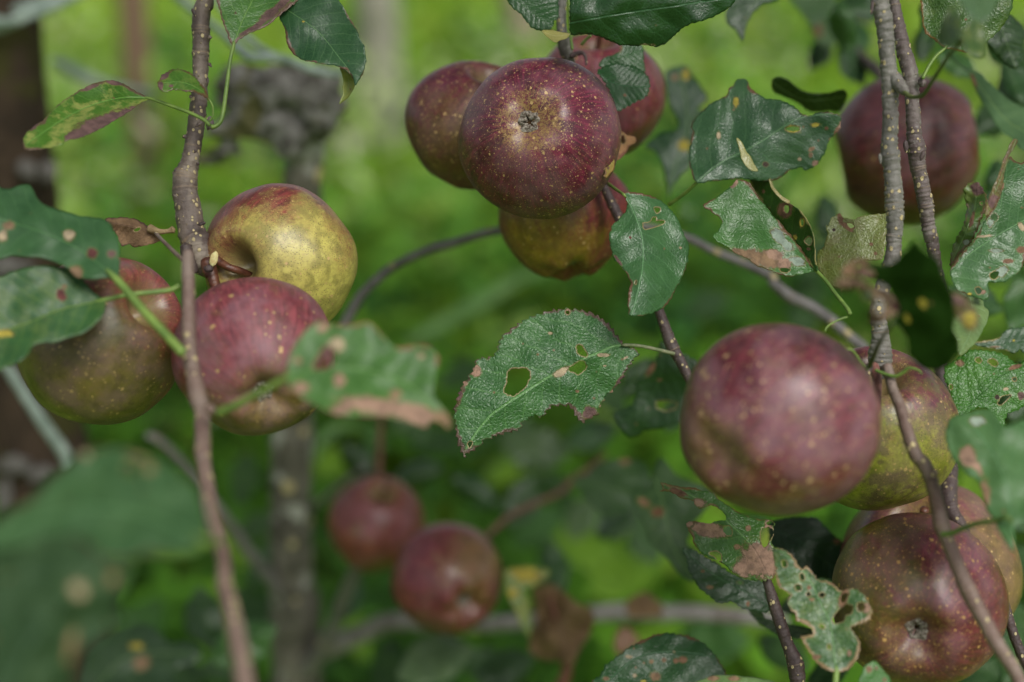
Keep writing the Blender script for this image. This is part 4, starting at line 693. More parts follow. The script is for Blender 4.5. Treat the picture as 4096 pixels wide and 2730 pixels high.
leaf('small round tipped leaf with tan spots poking up before the bottom right apple', 'c3 715,1568 735,1510 760,1460 800,1435 830,1430 860,1460 890,1500 935,1568 960,1680 700,1680', 'c3 820,1680 825,1560 825,1435', .585, gx=.1, gy=.6, mat=leafmat((.04, .14, .045), (.055, .17, .06)), step=7, spots='c3 t,788,1485,20,24 t,833,1475,12,12 t,885,1555,14,16')
# top right group
leaf('blurred dark pointed leaf hanging from the top edge, left of the grey branches', 'a2 1490,130 1500,60 1560,-20 1650,-90 1850,-90 1840,0 1740,30 1680,80 1640,140 1620,200 1605,278 1585,250 1560,200 1515,170', 'a2 1800,-60 1650,60 1605,270', .76, gx=.1, gy=.1, mat=LM(DARK, bumpy=.4), step=11)
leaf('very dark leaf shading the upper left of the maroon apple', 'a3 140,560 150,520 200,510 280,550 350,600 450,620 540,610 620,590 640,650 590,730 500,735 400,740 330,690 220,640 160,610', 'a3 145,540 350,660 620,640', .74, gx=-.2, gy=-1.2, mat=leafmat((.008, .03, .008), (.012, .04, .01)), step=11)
leaf('blurred leaf behind the top cluster, dark bluish green and ragged', 'a2 1090,480 1130,450 1200,430 1250,450 1280,510 1330,580 1370,650 1300,720 1260,800 1250,900 1250,1000 1255,1100 1180,1170 1130,1260 1110,1310 1100,1230 1080,1130 1050,1040 1000,990 950,970 1000,920 1060,880 1130,870 1180,840 1160,760 1120,700 1100,600 1090,540', 'a2 1110,1300 1170,1050 1240,800 1180,440', .82, gx=0, gy=.35, mat=leafmat((.014, .06, .035), (.022, .08, .045)), step=12, spots='a2 t,1155,515,20,24 y,1225,500,26,34 y,1210,960,40,40')
leaf('blurred small round dark green leaf behind the petiole of the large bluish leaf', 'a2 1180,1400 1190,1350 1230,1320 1280,1340 1305,1390 1290,1440 1240,1470 1195,1450', 'a2 1240,1325 1250,1465', .95, gy=.4, mat=LM(BRI), step=11)
leaf('pale blurred leaf at the top edge left of the thick grey branch', 'a3 240,-60 400,-80 540,-40 560,40 500,110 440,170 400,160 340,90', 'a3 300,-50 400,50 430,165', .95, gy=.6, mat=leafmat((.05, .12, .07), (.07, .15, .09)), step=13)
leaf('blurred roundish bluish leaf with a brown left side, top right background', 'a3 420,200 450,150 510,140 570,170 605,240 580,290 500,310 440,270', 'a3 430,220 590,240', .98, gy=.8, mat=leafmat((.06, .13, .08), (.08, .16, .10)), spots='a3 b,435,190,40,60', step=13)
leaf('blurred roundish dark green leaf beside the thick grey branch, top right background', 'a3 640,230 680,170 750,170 800,230 790,300 730,330 660,310', 'a3 650,240 790,250', 1.0, gy=.6, mat=LM(MID), step=13)
leaf('large blurred green leaf above the maroon apple between branch and corner', 'a3 560,0 700,-60 820,-40 830,100 800,160 700,150 600,110', 'a3 560,20 810,60', 1.1, gy=.5, mat=LM(DARK), step=14)
leaf('round veined green leaf with a reddish margin at the top right corner', 'a3 1150,-80 1130,60 1150,200 1220,270 1290,320 1370,335 1440,350 1560,280 1650,200 1720,80 1735,-20 1700,-100 1400,-160', 'a3 1285,325 1380,180 1480,0 1520,-140', .655, gx=-.1, gy=.1, V=.15, mat=leafmat((.03, .095, .018), (.05, .13, .03), vein=(.09, .17, .05), mott=.35, mcol=(.13, .18, .04), rim=.06, rimcol=(.2, .1, .03), bumpy=1.4, under=True), teeth=4, step=8, spots='a3 b,1425,130,10,9 v,1290,230,20,50,10', pet='a3 1285,322 1230,370 1180,440 1140,520', pr=6, pd=.652)
leaf('blurred pale bluish leaf hanging at the top edge in front of the round veined leaf', 'a3 1370,-90 1670,-90 1640,-10 1600,70 1570,130 1520,150 1470,130 1420,60', 'a3 1500,-80 1510,140', .54, gx=.2, gy=.9, V=-.4, mat=leafmat((.05, .12, .08), (.07, .15, .1), bumpy=.2), step=12)
leaf('blurred green leaf hanging edge on in front of the round veined leaf', 'a3 1240,290 1250,200 1290,100 1330,40 1380,90 1400,200 1470,140 1540,180 1560,300 1540,380 1450,370 1400,290 1320,310', 'a3 1400,300 1340,150 1330,50', .555, gx=.4, gy=.3, mat=leafmat((.03, .085, .018), (.045, .11, .03), bumpy=.3, mott=.4), step=12, pet='a3 1400,280 1330,345 1260,450 1190,560 1150,620 1110,640 1060,640 1020,610', pr=8, pd=.622, petmat=simplemat('petiole_olive2', (.07, .10, .025), (.11, .13, .04), 90))
leaf('pale bluish blurred leaf slanting down behind the right edge, past the maroon apple', 'a3 1270,340 1330,365 1400,430 1500,470 1600,560 1700,650 1809,710 1960,770 1960,1040 1809,1000 1740,930 1640,850 1560,720 1490,600 1450,500 1380,430', 'a3 1290,350 1500,550 1700,800 1940,930', .78, gx=-.1, gy=1.0, mat=leafmat((.06, .14, .09), (.08, .18, .11), bumpy=.3), step=12, spots='a3 b,1480,540,14,60,-20')
leaf('dark blurred leaf near the right edge above the pale slanting leaf', 'a3 1560,300 1650,270 1760,330 1800,400 1720,440 1620,430 1570,370', 'a3 1565,320 1780,400', .9, gy=-.4, mat=LM(DARK), step=13)

# ------------------------------------------------------------------ small tree behind (trunk, limbs and lichen burr)
g0 = at(*pp('P 672,1568')[0][:2], 1.27); gr = Vector((g0.x, g0.y + .02, 0))
tr = empty('young_apple_tree', Vector((gr.x, gr.y, 0)), 'blurred lichen covered young apple tree with a cut head, behind the left apples', 'tree')
branch(None, 'P 705,250,40 698,400,44 692,520,44 680,750,46 670,1000,47 668,1150,48 670,1300,50 678,1420,58 680,1568,58', [1.0, 1.07, 1.16, 1.25], BK_OLD, parent=tr, part='trunk', extra=[(gr + Vector((0, 0, .25)), .036), (gr + Vector((0, 0, -.03)), .045)], rough=.12)
BKW = barkmat('limb_bark', (.15, .135, .125), (.27, .255, .24), (.13, .11, .095), scale=.7, dots=.1, dscale=90, rough=.85)
branch(None, 'c1 330,1420,60 500,1350,55 750,1240,52 900,1175,50 1060,1170,46 1400,1200,44 1816,1165,44 | c2 600,1120,48 800,1105,52 1100,1110,48 1400,1120,46 1816,1160,42 | c3 200,1200,40', [1.24, 1.16, 1.10, 1.08, 1.05], BKW, parent=tr, part='limb', rs=1.2)
branch(None, 'c1 380,1480,55 480,1330,50 560,1180,46 610,1030,44 690,850,42 720,760,38', [1.22, 1.16, 1.10], BK_FAR, parent=tr, part='limb')
branch(None, 'c0 980,-60,26 1080,0,30 1300,250,34 1500,500,36 1650,720,38 1800,900,38 | c1 170,960,40 260,1060,30', [1.05, 1.12, 1.2], BK_FAR, parent=tr, part='limb')
branch(None, 'c1 330,480,26 430,400,24 560,300,22 680,200,20 760,150,16', [1.2, 1.12, 1.06], BK_FAR, parent=tr, part='limb')
branch(None, 'b1 870,1200,16 860,1400,20 855,1568,22 | c1 850,150,22 860,230,22 885,290,24', [1.06, 1.055], simplemat('reddish_twig', (.09, .035, .02), (.15, .06, .035), 100), parent=tr, part='side_twig')
branch(None, 'c1 1480,700,16 1570,600,20 1700,480,20 1816,420,20 | c2 150,425,20 400,310,20 470,235,20 600,150,18 700,60,12', [1.03, 1.06, 1.1], simplemat('reddish_twig2', (.07, .03, .02), (.12, .05, .035), 100), parent=tr, part='side_twig')
LIC = simplemat('lichen_wood', (.06, .055, .045), (.24, .235, .215), 70, .95, .1, .006, c3=(.11, .105, .045))
def lump(name, blobs, mat, parent, vox=.0028, disp=.0085, label=None):
    bm = bmesh.new()
    for (x, y, d, rx, ry, rz) in blobs:
        c = at(x * 1.7407, y * 1.7407, d); k = K * d * 1.7407
        Mx = Matrix.Translation(c) @ RC.to_4x4() @ Matrix.Diagonal((rx * k, ry * k, rz * k, 1))
        bmesh.ops.create_icosphere(bm, subdivisions=3, radius=1, matrix=Mx)
    me = bpy.data.meshes.new(name); bm.to_mesh(me); bm.free()
    tmp = bpy.data.objects.new('tmp', me); COL.objects.link(tmp)
    r = tmp.modifiers.new('r', 'REMESH'); r.mode = 'VOXEL'; r.voxel_size = vox
    dg = bpy.context.evaluated_depsgraph_get(); ev = tmp.evaluated_get(dg); m2 = ev.to_mesh()
    V = []
    for v in m2.vertices:
        q = Vector(v.co); g = .9 * noise.noise(q * 24) + .55 * noise.noise(q * 75) + .5 * noise.noise(q * 170) - .35 * abs(noise.noise(q * 55))
        V.append(q + Vector(v.normal) * disp * g)
    F = [tuple(p.vertices) for p in m2.polygons]; ev.to_mesh_clear(); bpy.data.objects.remove(tmp)
    return mesh_obj(name, V, F, mat, parent)
lump('lichen_burr', [(640, 215, .99, 120, 62, 60), (560, 215, .99, 70, 62, 45), (730, 230, .99, 55, 90, 50), (600, 290, .99, 70, 45, 45), (525, 300, .99, 55, 30, 30), (660, 320, .99, 40, 52, 35), (700, 180, .99, 80, 40, 45), (770, 220, .99, 25, 60, 25), (520, 345, 1.0, 50, 14, 18), (480, 370, 1.01, 50, 10, 14)], LIC, tr)

# dark post / old trunk at the left edge with pale cords
pb = at(70 * 1.7407, 700 * 1.7407, 1.2)
POST = simplemat('old_trunk_bark', (.030, .022, .016), (.055, .038, .026), 30, .95, .1, .006, c3=(.045, .042, .015))
tk = empty('old_tree_trunk', Vector((pb.x, pb.y, 0)), 'blurred dark brown old trunk at the left edge with pale lichen patches', 'tree')
PT = []; rad = []
for i in range(60):
    z = -.05 + 1.7 * i / 59; PT.append((pb.x + .004 * math.sin(z * 5) - .008, pb.y + .01 * math.sin(z * 3), z)); rad.append(.041 + .012 * math.exp(-z * 6) + .002 * math.sin(z * 14))
tube('trunk', PT, rad, POST, tk, 28, None, .10)
LP = simplemat('pale_lichen', (.075, .07, .062), (.12, .115, .105), 60, .9, .1, .002)
for (x, y, rx, ry) in ((60, 388, 24, 22), (108, 395, 22, 26), (92, 1090, 30, 20), (30, 1070, 34, 20), (20, 612, 60, 22), (8, 1140, 20, 40), (105, 415, 12, 10)):
    blob('lichen_patch', x * 1.7407, y * 1.7407, 1.2 - .043 + (.004 if x < 100 else .012) + (y - 700) * 3.06e-4 * 1.2 * .31, rx * 1.74, ry * 1.74, LP, tk, 14, nz=.5)
CORD = simplemat('pale_cord', (.15, .20, .17), (.28, .34, .30), 90, .7, .3, .001)
def cord(label, paths, name='tie_cord', group='pale cords tied round the old trunk'):
    r = None
    for (path, dep) in paths:
        A = pp(path); dd = np.linspace(dep[0], dep[-1], len(A)) if len(dep) == 2 else dep
        pts = [(at(a[0], a[1], q), a[2] * K * q) for a, q in zip(A, dd)]
        if r is None: r = empty(name, pts[0][0], label, 'cord', group)
        stalk('strand', pts, CORD, r, 10, 6)
cord('bundle of pale green cord crossing the top left corner', [('a0 -200,230,26 0,190,28 80,160,26 200,110,24 330,60,26 450,0,28 600,-70,26', (1.08, 1.10)), ('a0 -200,90,24 0,75,26 120,50,24 250,10,24 380,-50,24', (1.09, 1.11)), ('a0 -200,170,30 0,140,32 60,150,30 160,80,20 300,30,20 500,-60,24', (1.07, 1.10))])
cord('faint pale cord passing behind the small serrated leaf at the upper left', [('a0 350,400,26 430,440,42 560,510,44 700,560,34 850,590,26 1000,610,22', (1.25, 1.32))])
cord('pale cord looped over the lichen covered head of the young tree', [('a0 1080,-100,26 1200,0,28 1330,110,26 1450,200,26 1560,300,34 1640,370,36 1740,380,30 | a1 150,380,30 260,400,26 400,460,26 560,490,26 640,470,18', (1.05, 1.04, 1.02, .99, .96, .925, .92, .92, .92, .92, .93, .97)), ('a0 1400,-60,22 1500,100,24 1600,220,26 1700,310,24 1816,370,22 | a1 250,420,20', (1.02, .925))])
cord('slack pale cord hanging down beside the old trunk at the lower left', [('b0 20,900,20 60,960,34 150,1100,36 260,1270,38 350,1400,40 420,1500,42 470,1620,40', (1.02, 1.05))])

# ------------------------------------------------------------------ leaves of the far tree, low in the middle (out of focus)
def ell(x, y, L, ang, wd=.55):
    a = R(ang); c, s = math.cos(a), -math.sin(a); out = []
    for u, v in ((0, 0), (.12, .24), (.3, .43), (.5, .5), (.7, .42), (.88, .22), (1, 0), (.88, -.22), (.7, -.42), (.5, -.5), (.3, -.43), (.12, -.24)):
        u = (u - .5) * L; v = v * L * wd * random.uniform(.85, 1.12); out.append(((x + u * c - v * s) * 1.7407, (y + u * s + v * c) * 1.7407))
    return np.array(out), np.array([((x - .5 * L * c) * 1.7407, (y - .5 * L * s) * 1.7407), (x * 1.7407, y * 1.7407), ((x + .5 * L * c) * 1.7407, (y + .5 * L * s) * 1.7407)])
FM = {'d': leafmat((.024, .07, .035), (.036, .09, .045), bumpy=.3, spec=.12), 'm': leafmat((.03, .10, .035), (.045, .13, .05), bumpy=.3, spec=.12), 'b': leafmat((.09, .23, .02), (.13, .28, .03), bumpy=.3, spec=.12), 'p': leafmat((.07, .14, .09), (.10, .18, .12), bumpy=.3), 'g': leafmat((.035, .085, .05), (.05, .11, .065), bumpy=.3, spec=.12)}
leaf('blurred dark leaf left of the twig tip, low in the middle right', 'c2 480,230 560,200 640,130 720,100 840,90 960,130 1000,250 1000,400 860,440 760,470 720,490 620,420 560,350', 'c2 480,230 700,280 990,350', .92, gx=.1, gy=.4, mat=FM['d'], step=13, spots='c2 t,820,105,36,26')
leaf('blurred long bluish leaf slanting down left of the tattered leaf', 'c2 860,330 980,280 1030,120 1080,90 1160,190 1260,240 1400,290 1380,400 1300,500 1240,640 1290,700 1310,850 1290,910 1200,870 1100,750 980,640 960,560 900,440', 'c2 1000,150 1080,400 1130,650 1290,900', .84, gx=0, gy=.5, mat=FM['g'], step=13, spots='c2 t,950,380,46,24,30 b,1040,445,40,34')
dry = leafmat((.12, .085, .05), (.19, .14, .09), vein=(.1, .06, .03), mott=.4, mcol=(.1, .05, .03), bumpy=.8, rough=.8)
leaf('blurred withered brown leaf hanging from the low horizontal limb', 'c2 210,960 280,930 350,920 430,980 520,1050 600,1080 620,1180 590,1260 540,1330 510,1400 480,1450 370,1430 280,1420 200,1370 200,1270 240,1150 230,1050', 'c2 300,940 400,1180 450,1430', .97, gx=.1, gy=.3, V=.3, wave=.01, mat=dry, under=dry, step=12, name='dry_leaf', pet='c2 430,1400 440,1500 400,1600 380,1700', pr=22, petmat=simplemat('rusty_stalk', (.1, .035, .02), (.15, .06, .03)))
leaf('blurred yellow leaf turning green beside the withered brown leaf', 'c2 30,830 100,810 190,800 290,810 330,850 250,920 200,945 150,960 190,1010 200,1100 210,1200 190,1270 140,1200 90,1080 50,1000 30,920', 'c2 300,830 120,900 150,1100 190,1260', .96, gx=.1, gy=.4, mat=leafmat((.08, .17, .03), (.13, .2, .04), mott=.5, mcol=(.3, .3, .03)), step=12, spots='c2 y,180,860,110,45,10 y,85,980,36,36')
leaf('blurred tan scrap of dead leaf on the low horizontal limb', 'c2 830,1040 900,990 960,975 1020,1010 1060,1050 1080,1120 950,1140 850,1130', 'c2 840,1080 1060,1100', 1.03, gy=.6, mat=dry, under=dry, step=12, name='dry_leaf')
leaf('blurred reddish dead leaf below the low horizontal limb', 'c2 770,1230 840,1200 900,1260 930,1300 880,1340 800,1390 750,1340', 'c2 780,1240 880,1340', 1.02, gy=.5, mat=leafmat((.16, .07, .05), (.22, .11, .08), bumpy=.5), under=dry, step=12, name='dry_leaf')
far = [(2330, 1520, 150, 80, 'd', .80), (2250, 1540, 130, 20, 'd', .9), (1890, 1330, 150, 100, 'd', .85), (1850, 1290, 150, 60, 'd', .86), (2345, 1440, 120, 100, 'd', .85), (1700, 1230, 150, 30, 'd', .95), (1560, 940, 120, 60, 'd', .9), (2340, 950, 120, 90, 'd', .9), (2320, 1080, 140, 60, 'd', .92), (2300, 250, 110, 10, 'd', .95), (2200, 60, 120, 70, 'm', .95), (2340, 130, 110, 120, 'd', .9), (1960, 110, 110, 60, 'd', 1.0), (1900, 50, 90, 20, 'm', 1.05), (1905, 1545, 120, 30, 'd', .8), (1800, 1500, 140, 150, 'd', .95), (520, 1530, 150, 10, 'g', 1.3), (390, 1540, 170, 160, 'g', 1.1), (1000, 1520, 190, 20, 'p', 1.0), (900, 1545, 150, 100, 'd', 1.15), (1120, 1530, 140, 150, 'g', 1.2),  # lower right dark leaves added to stand in for deep shade between the apples
       (770, 1060, 120, 30, 'b', 1.5), (990, 1010, 140, -20, 'd', 1.35), (940, 960, 90, 40, 'p', 1.5), (1080, 1000, 150, 15, 'm', 1.4), (1180, 980, 130, 70, 'g', 1.35), (1230, 1030, 160, -10, 'p', 1.3),
       (1160, 1080, 120, 30, 'b', 1.6), (1240, 1210, 150, 35, 'm', 1.5), (1350, 1260, 190, -25, 'b', 1.6), (1430, 1330, 170, 20, 'b', 1.55), (1340, 1190, 120, 60, 'p', 1.4), (1480, 1240, 130, -60, 'g', 1.3),
       (560, 1100, 130, 80, 'd', 1.3), (590, 1210, 110, 20, 'g', 1.35), (540, 1260, 120, 120, 'b', 1.5), (580, 1400, 140, -40, 'd', 1.4), (420, 1240, 150, 10, 'b', 1.45), (330, 1440, 160, 60, 'm', 1.35),
       (820, 1460, 130, -70, 'b', 1.5), (1060, 860, 120, 20, 'd', 1.45), (1110, 900, 110, 80, 'g', 1.3), (1400, 900, 130, 120, 'g', 1.2), (1500, 1480, 150, 10, 'b', 1.5), (1640, 1470, 170, 0, 'm', 1.25), (1700, 1440, 130, 40, 'b', 1.4),
       (1880, 590, 130, 60, 'g', 1.3), (1620, 700, 120, 20, 'd', 1.5), (1850, 700, 170, 80, 'd', 1.3), (1760, 470, 110, 120, 'g', 1.2), (2310, 640, 120, 90, 'm', 1.3), (2290, 700, 160, 20, 'b', 1.2), (2320, 1500, 140, 70, 'd', 1.1), (2250, 1100, 150, 60, 'b', 1.1), (2320, 1300, 140, 40, 'd', .95),
       (1540, 1160, 120, 20, 'b', 1.5), (1280, 1120, 110, 140, 'd', 1.4), (860, 1010, 90, 100, 'm', 1.4), (740, 1500, 110, 30, 'd', 1.5), (1900, 1480, 120, 0, 'b', 1.2)]
PLC = {'d': 'dark', 'm': 'mid green', 'b': 'bright green', 'p': 'pale silvery', 'g': 'bluish green'}
for i, (x, y, L, a, m, d) in enumerate(far):
    o_, m_ = ell(x, y, L, a, random.uniform(.5, .68))
    leaf(f'{PLC[m]} blurred leaf in the undergrowth behind the fruit', o_, m_, d, gx=random.uniform(-.5, .5), gy=random.uniform(.4, 1.3), V=random.uniform(-.3, .3), wave=.006, mat=FM[m], step=22, group=f'{PLC[m]} blurred leaves low in the background')

crowd = [(2150, 30, 150, 250, .80, 0), (2250, 40, 160, 200, .75, 1), (2310, 90, 150, 290, .72, 2), (2335, 200, 140, 110, .80, 0), (2200, 150, 110, 330, .86, 1), (2290, 270, 130, 30, .9, 2), (2120, 100, 90, 80, .9, 2),
         (1940, 60, 130, 100, .88, 1), (1960, 150, 110, 300, .95, 0), (1885, 120, 100, 240, 1.0, 2), (1990, 20, 90, 0, .9, 0), (2250, 560, 150, 60, .80, 1), (2300, 430, 130, 100, .85, 0), (2330, 900, 150, 80, .78, 2), (2240, 690, 140, 340, .80, 0), (2340, 700, 130, 260, .82, 1),
         (1730, 530, 130, 20, .92, 2), (1600, 300, 130, 280, .9, 0), (1900, 500, 110, 100, .95, 0), (1470, 870, 120, 230, .9, 2), (2330, 1160, 140, 110, .8, 0), (2260, 1480, 130, 30, .76, 2), (1860, 1380, 140, 20, .8, 2)]
CL = [leafmat((.016, .06, .024), (.024, .085, .032)), leafmat((.028, .10, .03), (.045, .14, .045)), leafmat((.012, .045, .016), (.018, .06, .02))]
for i, (x, y, L, a, d, m) in enumerate(crowd):
    o_, m_ = ell(x, y, L, a, random.uniform(.5, .66))
    leaf(('mid', 'bright', 'dark')[m] + ' green soft focus leaf filling in behind the right hand branches', o_, m_, d, gx=random.uniform(-.5, .5), gy=random.uniform(-.2, .9), V=random.uniform(.1, .5), wave=.006, mat=CL[m], step=13, teeth=6, group=('mid', 'bright', 'dark')[m] + ' green leaves behind the right hand branches')
more = [(560, 1480, 170, 30, 1.0, 1), (470, 1420, 150, 100, 1.05, 2), (800, 1380, 110, 60, 1.15, 0), (960, 1090, 120, 15, 1.15, 2), (1090, 1130, 130, 150, 1.1, 0), (1200, 1150, 140, 60, 1.15, 2), (1270, 1300, 130, 100, 1.2, 0), (820, 1060, 110, 130, 1.2, 2), (1160, 1540, 150, 20, 1.05, 2), (1500, 1540, 140, 160, 1.1, 0), (1420, 1200, 120, 40, 1.1, 2), (600, 1300, 110, 70, 1.3, 0), (1360, 1000, 130, 20, 1.2, 0)]
for i, (x, y, L, a, d, m) in enumerate(more):
    o_, m_ = ell(x, y, L, a, random.uniform(.5, .66))
    leaf(('mid', 'bright', 'dark')[m] + ' green blurred leaf low around the two small apples', o_, m_, d, gx=random.uniform(-.5, .5), gy=random.uniform(.1, .9), V=random.uniform(.1, .5), wave=.006, mat=CL[m], step=15, group=('mid', 'bright', 'dark')[m] + ' green leaves low around the small apples')
# ------------------------------------------------------------------ ground, weeds and far things
def groundmat():
    N = NT('grassy_ground'); ob = N.obj()
    a = N.noise(ob, .9, 4, .6); b = N.noise(ob, 3.2, 5, .65); c = N.noise(ob, 14, 5, .7)
    col = N.mix(N.step(a, .38, .62), (.13, .24, .02), (.21, .29, .035))
    col = N.mix(N.step(b, .42, .62), col, (.05, .14, .016))
    col = N.mix(N.step(N.noise(ob, 1.7, 4), .60, .68, 0, .7), col, (.26, .24, .11))
    col = N.mix(N.step(c, .5, .7, 0, .6), col, (.02, .05, .008))
    return N.bsdf(col, .95, .02, N.bump(c, .8, .05))
V = []; F = []
xs = np.concatenate([-np.geomspace(600, 7, 14), np.linspace(-6, 6, 40), np.geomspace(7, 600, 14)])
ys = np.concatenate([np.linspace(-8, 14, 60), np.geomspace(15, 1200, 20)])
for y in ys:
    for x in xs:
        V.append((x, y, .04 * noise.noise(Vector((x * .7, y * .7, 0))) + (max(0, y - 6) * .035 if y < 40 else 1.2) ))
nx = len(xs)
for j in range(len(ys) - 1):
    for i in range(nx - 1): a = j * nx + i; F.append((a, a + 1, a + nx + 1, a + nx))
gd = mesh_obj('ground', V, F, groundmat()); tag(gd, kind='structure', label='grassy orchard floor', cat='ground')
def gz(x, y): return .04 * noise.noise(Vector((x * .7, y * .7, 0))) + max(0, y - 6) * .035
def tintmat(name, ramp, rough=.55, trans=.25, gain=1.):
    N = NT(name); t = N.att('tint', 'Fac')
    ramp = [(p, tuple(min(.75, q * gain) for q in c)) for p, c in ramp]
    x = N.n('ShaderNodeValToRGB'); N.put(x.inputs[0], t); cr = x.color_ramp
    while len(cr.elements) < len(ramp): cr.elements.new(.5)
    for e, (p, c) in zip(cr.elements, ramp): e.position = p; e.color = (*c, 1)
    return N.bsdf(x.outputs[0], .7, .06, None, trans=trans)
WM = tintmat('weed_leaves', gain=1.05, ramp=[(0, (.03, .085, .018)), (.3, (.06, .16, .018)), (.6, (.10, .26, .02)), (.85, (.19, .36, .03)), (1, (.36, .40, .08))])
GM = tintmat('grass_blades', gain=1.18, ramp=[(0, (.05, .11, .015)), (.35, (.13, .23, .02)), (.6, (.18, .32, .02)), (.85, (.28, .33, .06)), (1, (.42, .40, .20))])
def scatter(name, label, n, gen, mat):
    V = []; F = []; T = []
    for _ in range(n):
        vs, fs, t = gen()
        b = len(V); V += vs; F += [tuple(b + q for q in f) for f in fs]; T += [t] * len(vs)
    o = mesh_obj(name, V, F, mat); tag(o, label=label, cat=name.replace('_', ' '), kind='stuff'); attr(o, 'tint', T); return o
def weedleaf():
    y = 1.55 + 3.2 * random.random() ** 1.3; x = random.uniform(-.55, .55) * y * 1.05
    clump = noise.noise(Vector((x * 2.2, y * 2.2, 5))) ; hm = max(.04, .20 + .25 * clump)
    if y < 1.9: hm *= .8
    z = gz(x, y) + random.random() ** .7 * hm
    L = random.uniform(.035, .085); W = L * random.uniform(.3, .5)
    a = random.uniform(0, 2 * math.pi); e = random.uniform(-.5, .7)
    d = Vector((math.cos(a) * math.cos(e), math.sin(a) * math.cos(e), math.sin(e))); s = d.cross(Vector((0, 0, 1))).normalized(); s = (s + Vector((0, 0, random.uniform(-.4, .4)))).normalized(); u = s.cross(d)
    p = Vector((x, y, z)); vs = [p, p + d * L * .35 + s * W * .5 + u * .15 * W, p + d * L * .75 + s * W * .38 - u * .1 * W, p + d * L - u * .3 * W, p + d * L * .75 - s * W * .38 - u * .1 * W, p + d * L * .35 - s * W * .5 + u * .15 * W, p + d * L * .4]
    t = min(1, max(0, .38 + .55 * noise.noise(Vector((x * 1.6, y * 1.6, 9))) + random.gauss(0, .13) + .25 * (z / .4 - .4)))
    return vs, [(0, 1, 6), (1, 2, 6), (2, 3, 6), (3, 4, 6), (4, 5, 6), (5, 0, 6)], t
scatter('undergrowth_weeds', 'leafy green weeds covering the ground behind the fruit', 14000, weedleaf, WM)
def blade():
    y = 2.6 + 11 * random.random() ** 1.2; x = random.uniform(-.55, .55) * y
    h = random.uniform(.06, .20) * (1 + .6 * noise.noise(Vector((x, y, 2)))); wd = random.uniform(.004, .008) * (1 + y * .12)
    a = random.uniform(0, 2 * math.pi); l = random.uniform(.02, .5) * h; d = Vector((math.cos(a), math.sin(a), 0)); s = Vector((-d.y, d.x, 0)) * wd
    p = Vector((x, y, gz(x, y) - .01)); m = p + Vector((0, 0, h * .6)) + d * l * .35; t = p + Vector((0, 0, h)) + d * l
    q = min(1, max(0, .5 + .5 * noise.noise(Vector((x * 1.5, y * .9, 3))) * 1.5 + random.gauss(0, .12)))
    return [p - s, p + s, m + s * .8, m - s * .8, t], [(0, 1, 2, 3), (3, 2, 4)], q
scatter('grass', 'bright yellow green grass further back', 30000, blade, GM)
def bush():
    global _bc
    if _bc[3] <= 0:
        y = 2.6 + 6.5 * random.random(); x = random.uniform(-.48, .48) * y
        _bc = [x, y, random.uniform(.12, .38), random.randint(25, 70), min(1, max(0, random.gauss(.5, .3)))]
    _bc[3] -= 1; x0, y0, rr, _, t0 = _bc
    a, q = random.uniform(0, 6.28), random.random() ** .5 * rr; x = x0 + math.cos(a) * q; y = y0 + math.sin(a) * q
    z = gz(x, y) + random.random() * rr * 1.5; L = random.uniform(.05, .11) * (1 + y * .05); a = random.uniform(0, 6.28); e = random.uniform(-.6, .9)
    d = Vector((math.cos(a) * math.cos(e), math.sin(a) * math.cos(e), math.sin(e))); s = (d.cross(Vector((0, 0, 1))).normalized() + Vector((0, 0, random.uniform(-.5, .5)))).normalized() * L * .24
    p = Vector((x, y, z)); return [p, p + d * L * .4 + s, p + d * L, p + d * L * .4 - s], [(0, 1, 2, 3)], min(1, max(0, t0 + random.gauss(0, .12)))
_bc = [0, 0, 0, 0, 0]
BM = tintmat('bush_leaves', gain=1.12, ramp=[(0, (.012, .05, .012)), (.3, (.035, .12, .03)), (.55, (.10, .24, .03)), (.8, (.24, .36, .07)), (1, (.38, .40, .26))])
scatter('low_bushes', 'soft clumps of mixed green and pale foliage further back', 7000, bush, BM)
# unseen leaf canopy added overhead, out of the frame, to shade the fruit
CM = tintmat('shade_canopy_leaves', [(0, (.015, .055, .015)), (1, (.05, .13, .03))])
def canopyleaf():
    while True:
        x = random.uniform(-1.5, 1.5); y = random.uniform(.15, 2.3); z = random.uniform(1.42, 2.3)
        if noise.noise(Vector((x * 2, y * 2, z * 2))) > -.12: break
    L = random.uniform(.07, .11); a = random.uniform(0, 6.28); e = random.uniform(-.9, .5)
    d = Vector((math.cos(a) * math.cos(e), math.sin(a) * math.cos(e), math.sin(e))); s = (d.cross(Vector((0, 0, 1))).normalized() + Vector((0, 0, random.uniform(-.5, .5)))).normalized() * L * .3
    p = Vector((x, y, z)); return [p, p + d * L * .25 + s * .85, p + d * L * .6 + s, p + d * L, p + d * L * .6 - s, p + d * L * .25 - s * .85], [(0, 1, 2, 3, 4, 5)], random.random()
scatter('shade_canopy', 'unseen leaf canopy added overhead to shade the fruit', 2600, canopyleaf, CM)
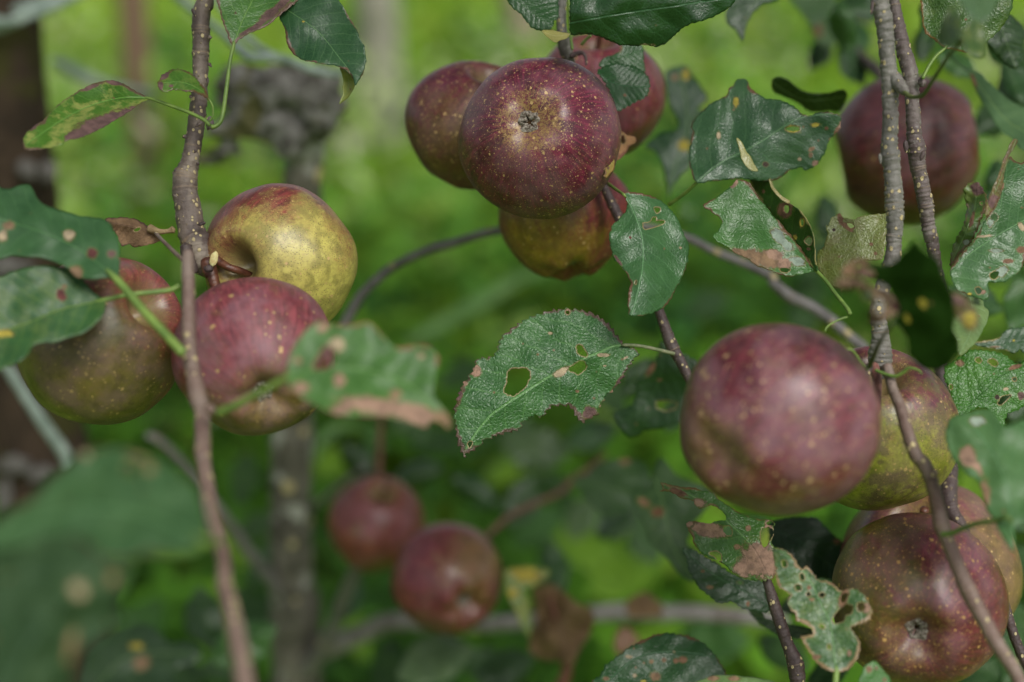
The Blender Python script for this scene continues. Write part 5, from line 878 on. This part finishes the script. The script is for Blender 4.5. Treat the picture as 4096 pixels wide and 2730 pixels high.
# broad arching grass blades out of focus between the apples
BLD = simplemat('broad_blade', (.10, .22, .05), (.15, .28, .09), 20, .5, trans=.3)
for lab, path, dep in (('broad pale grass blade arching in the blurred middle distance', 'b1 1050,770,28 1200,690,40 1400,580,50 1620,450,44 1816,340,30 | b2 400,260,10', (1.5, 1.7)),
                       ('curved bright grass blade low in the middle, left of the small apples', 'b1 430,1568,14 470,1440,26 560,1350,30 680,1330,28 800,1380,16', (1.3, 1.4))):
    A = pp(path); A = crom(A, 6); n = len(A); Vv = []; Ff = []
    for i, a in enumerate(A):
        t = A[min(i + 1, n - 1)][:2] - A[max(i - 1, 0)][:2]; t /= np.linalg.norm(t); nr = np.array([-t[1], t[0]]); q = dep[0] + (dep[1] - dep[0]) * i / n
        for k_, off in ((-1, 0), (0, .006), (1, 0)):
            pt = a[:2] + nr * k_ * a[2]; Vv.append(at(pt[0], pt[1], q + off))
    for i in range(n - 1):
        for k_ in range(2): b_ = i * 3 + k_; Ff.append((b_, b_ + 1, b_ + 4, b_ + 3))
    o = mesh_obj('grass_blade', Vv, Ff, BLD, None, origin=Vv[0]); tag(o, lab, 'grass blade'); so = o.modifiers.new('s', 'SOLIDIFY'); so.thickness = .0004
# distant stems and stakes, only soft vertical shapes in the photo
def stake(label, x, y0, d, rad, mat, lean=0, top=1.7, name='wooden_stake', cat='stake'):
    p = at(x * 1.7407, y0 * 1.7407, d); h = Vector((p.x, p.y, gz(p.x, p.y)))
    r = empty(name, h, label, cat)
    P = [(h.x + lean * (z / top), h.y, h.z - .05 + z) for z in np.linspace(0, top, 24)]
    tube('shaft', P, [rad * (1.15 - .3 * i / 23) for i in range(24)], mat, r, 14, None, .08)
ST1 = simplemat('stake_brown', (.10, .06, .035), (.15, .09, .06), 20, .9); ST2 = simplemat('stake_pale', (.13, .14, .09), (.24, .23, .18), 5, .9); ST3 = simplemat('stake_pink', (.22, .15, .12), (.28, .2, .17), 14, .9)
stake('thin brown blurred stake between the old trunk and the left branch', 320, 200, 5.2, .05, ST1, .0, top=2.2)
stake('pale grey blurred sapling trunk left of the top cluster', 885, 170, 6.3, .09, ST2, -.1, top=2.2, name='sapling', cat='tree')
stake('pinkish blurred post directly above the top cluster of apples', 1198, 60, 9.0, .11, ST3, 0, top=2.4)
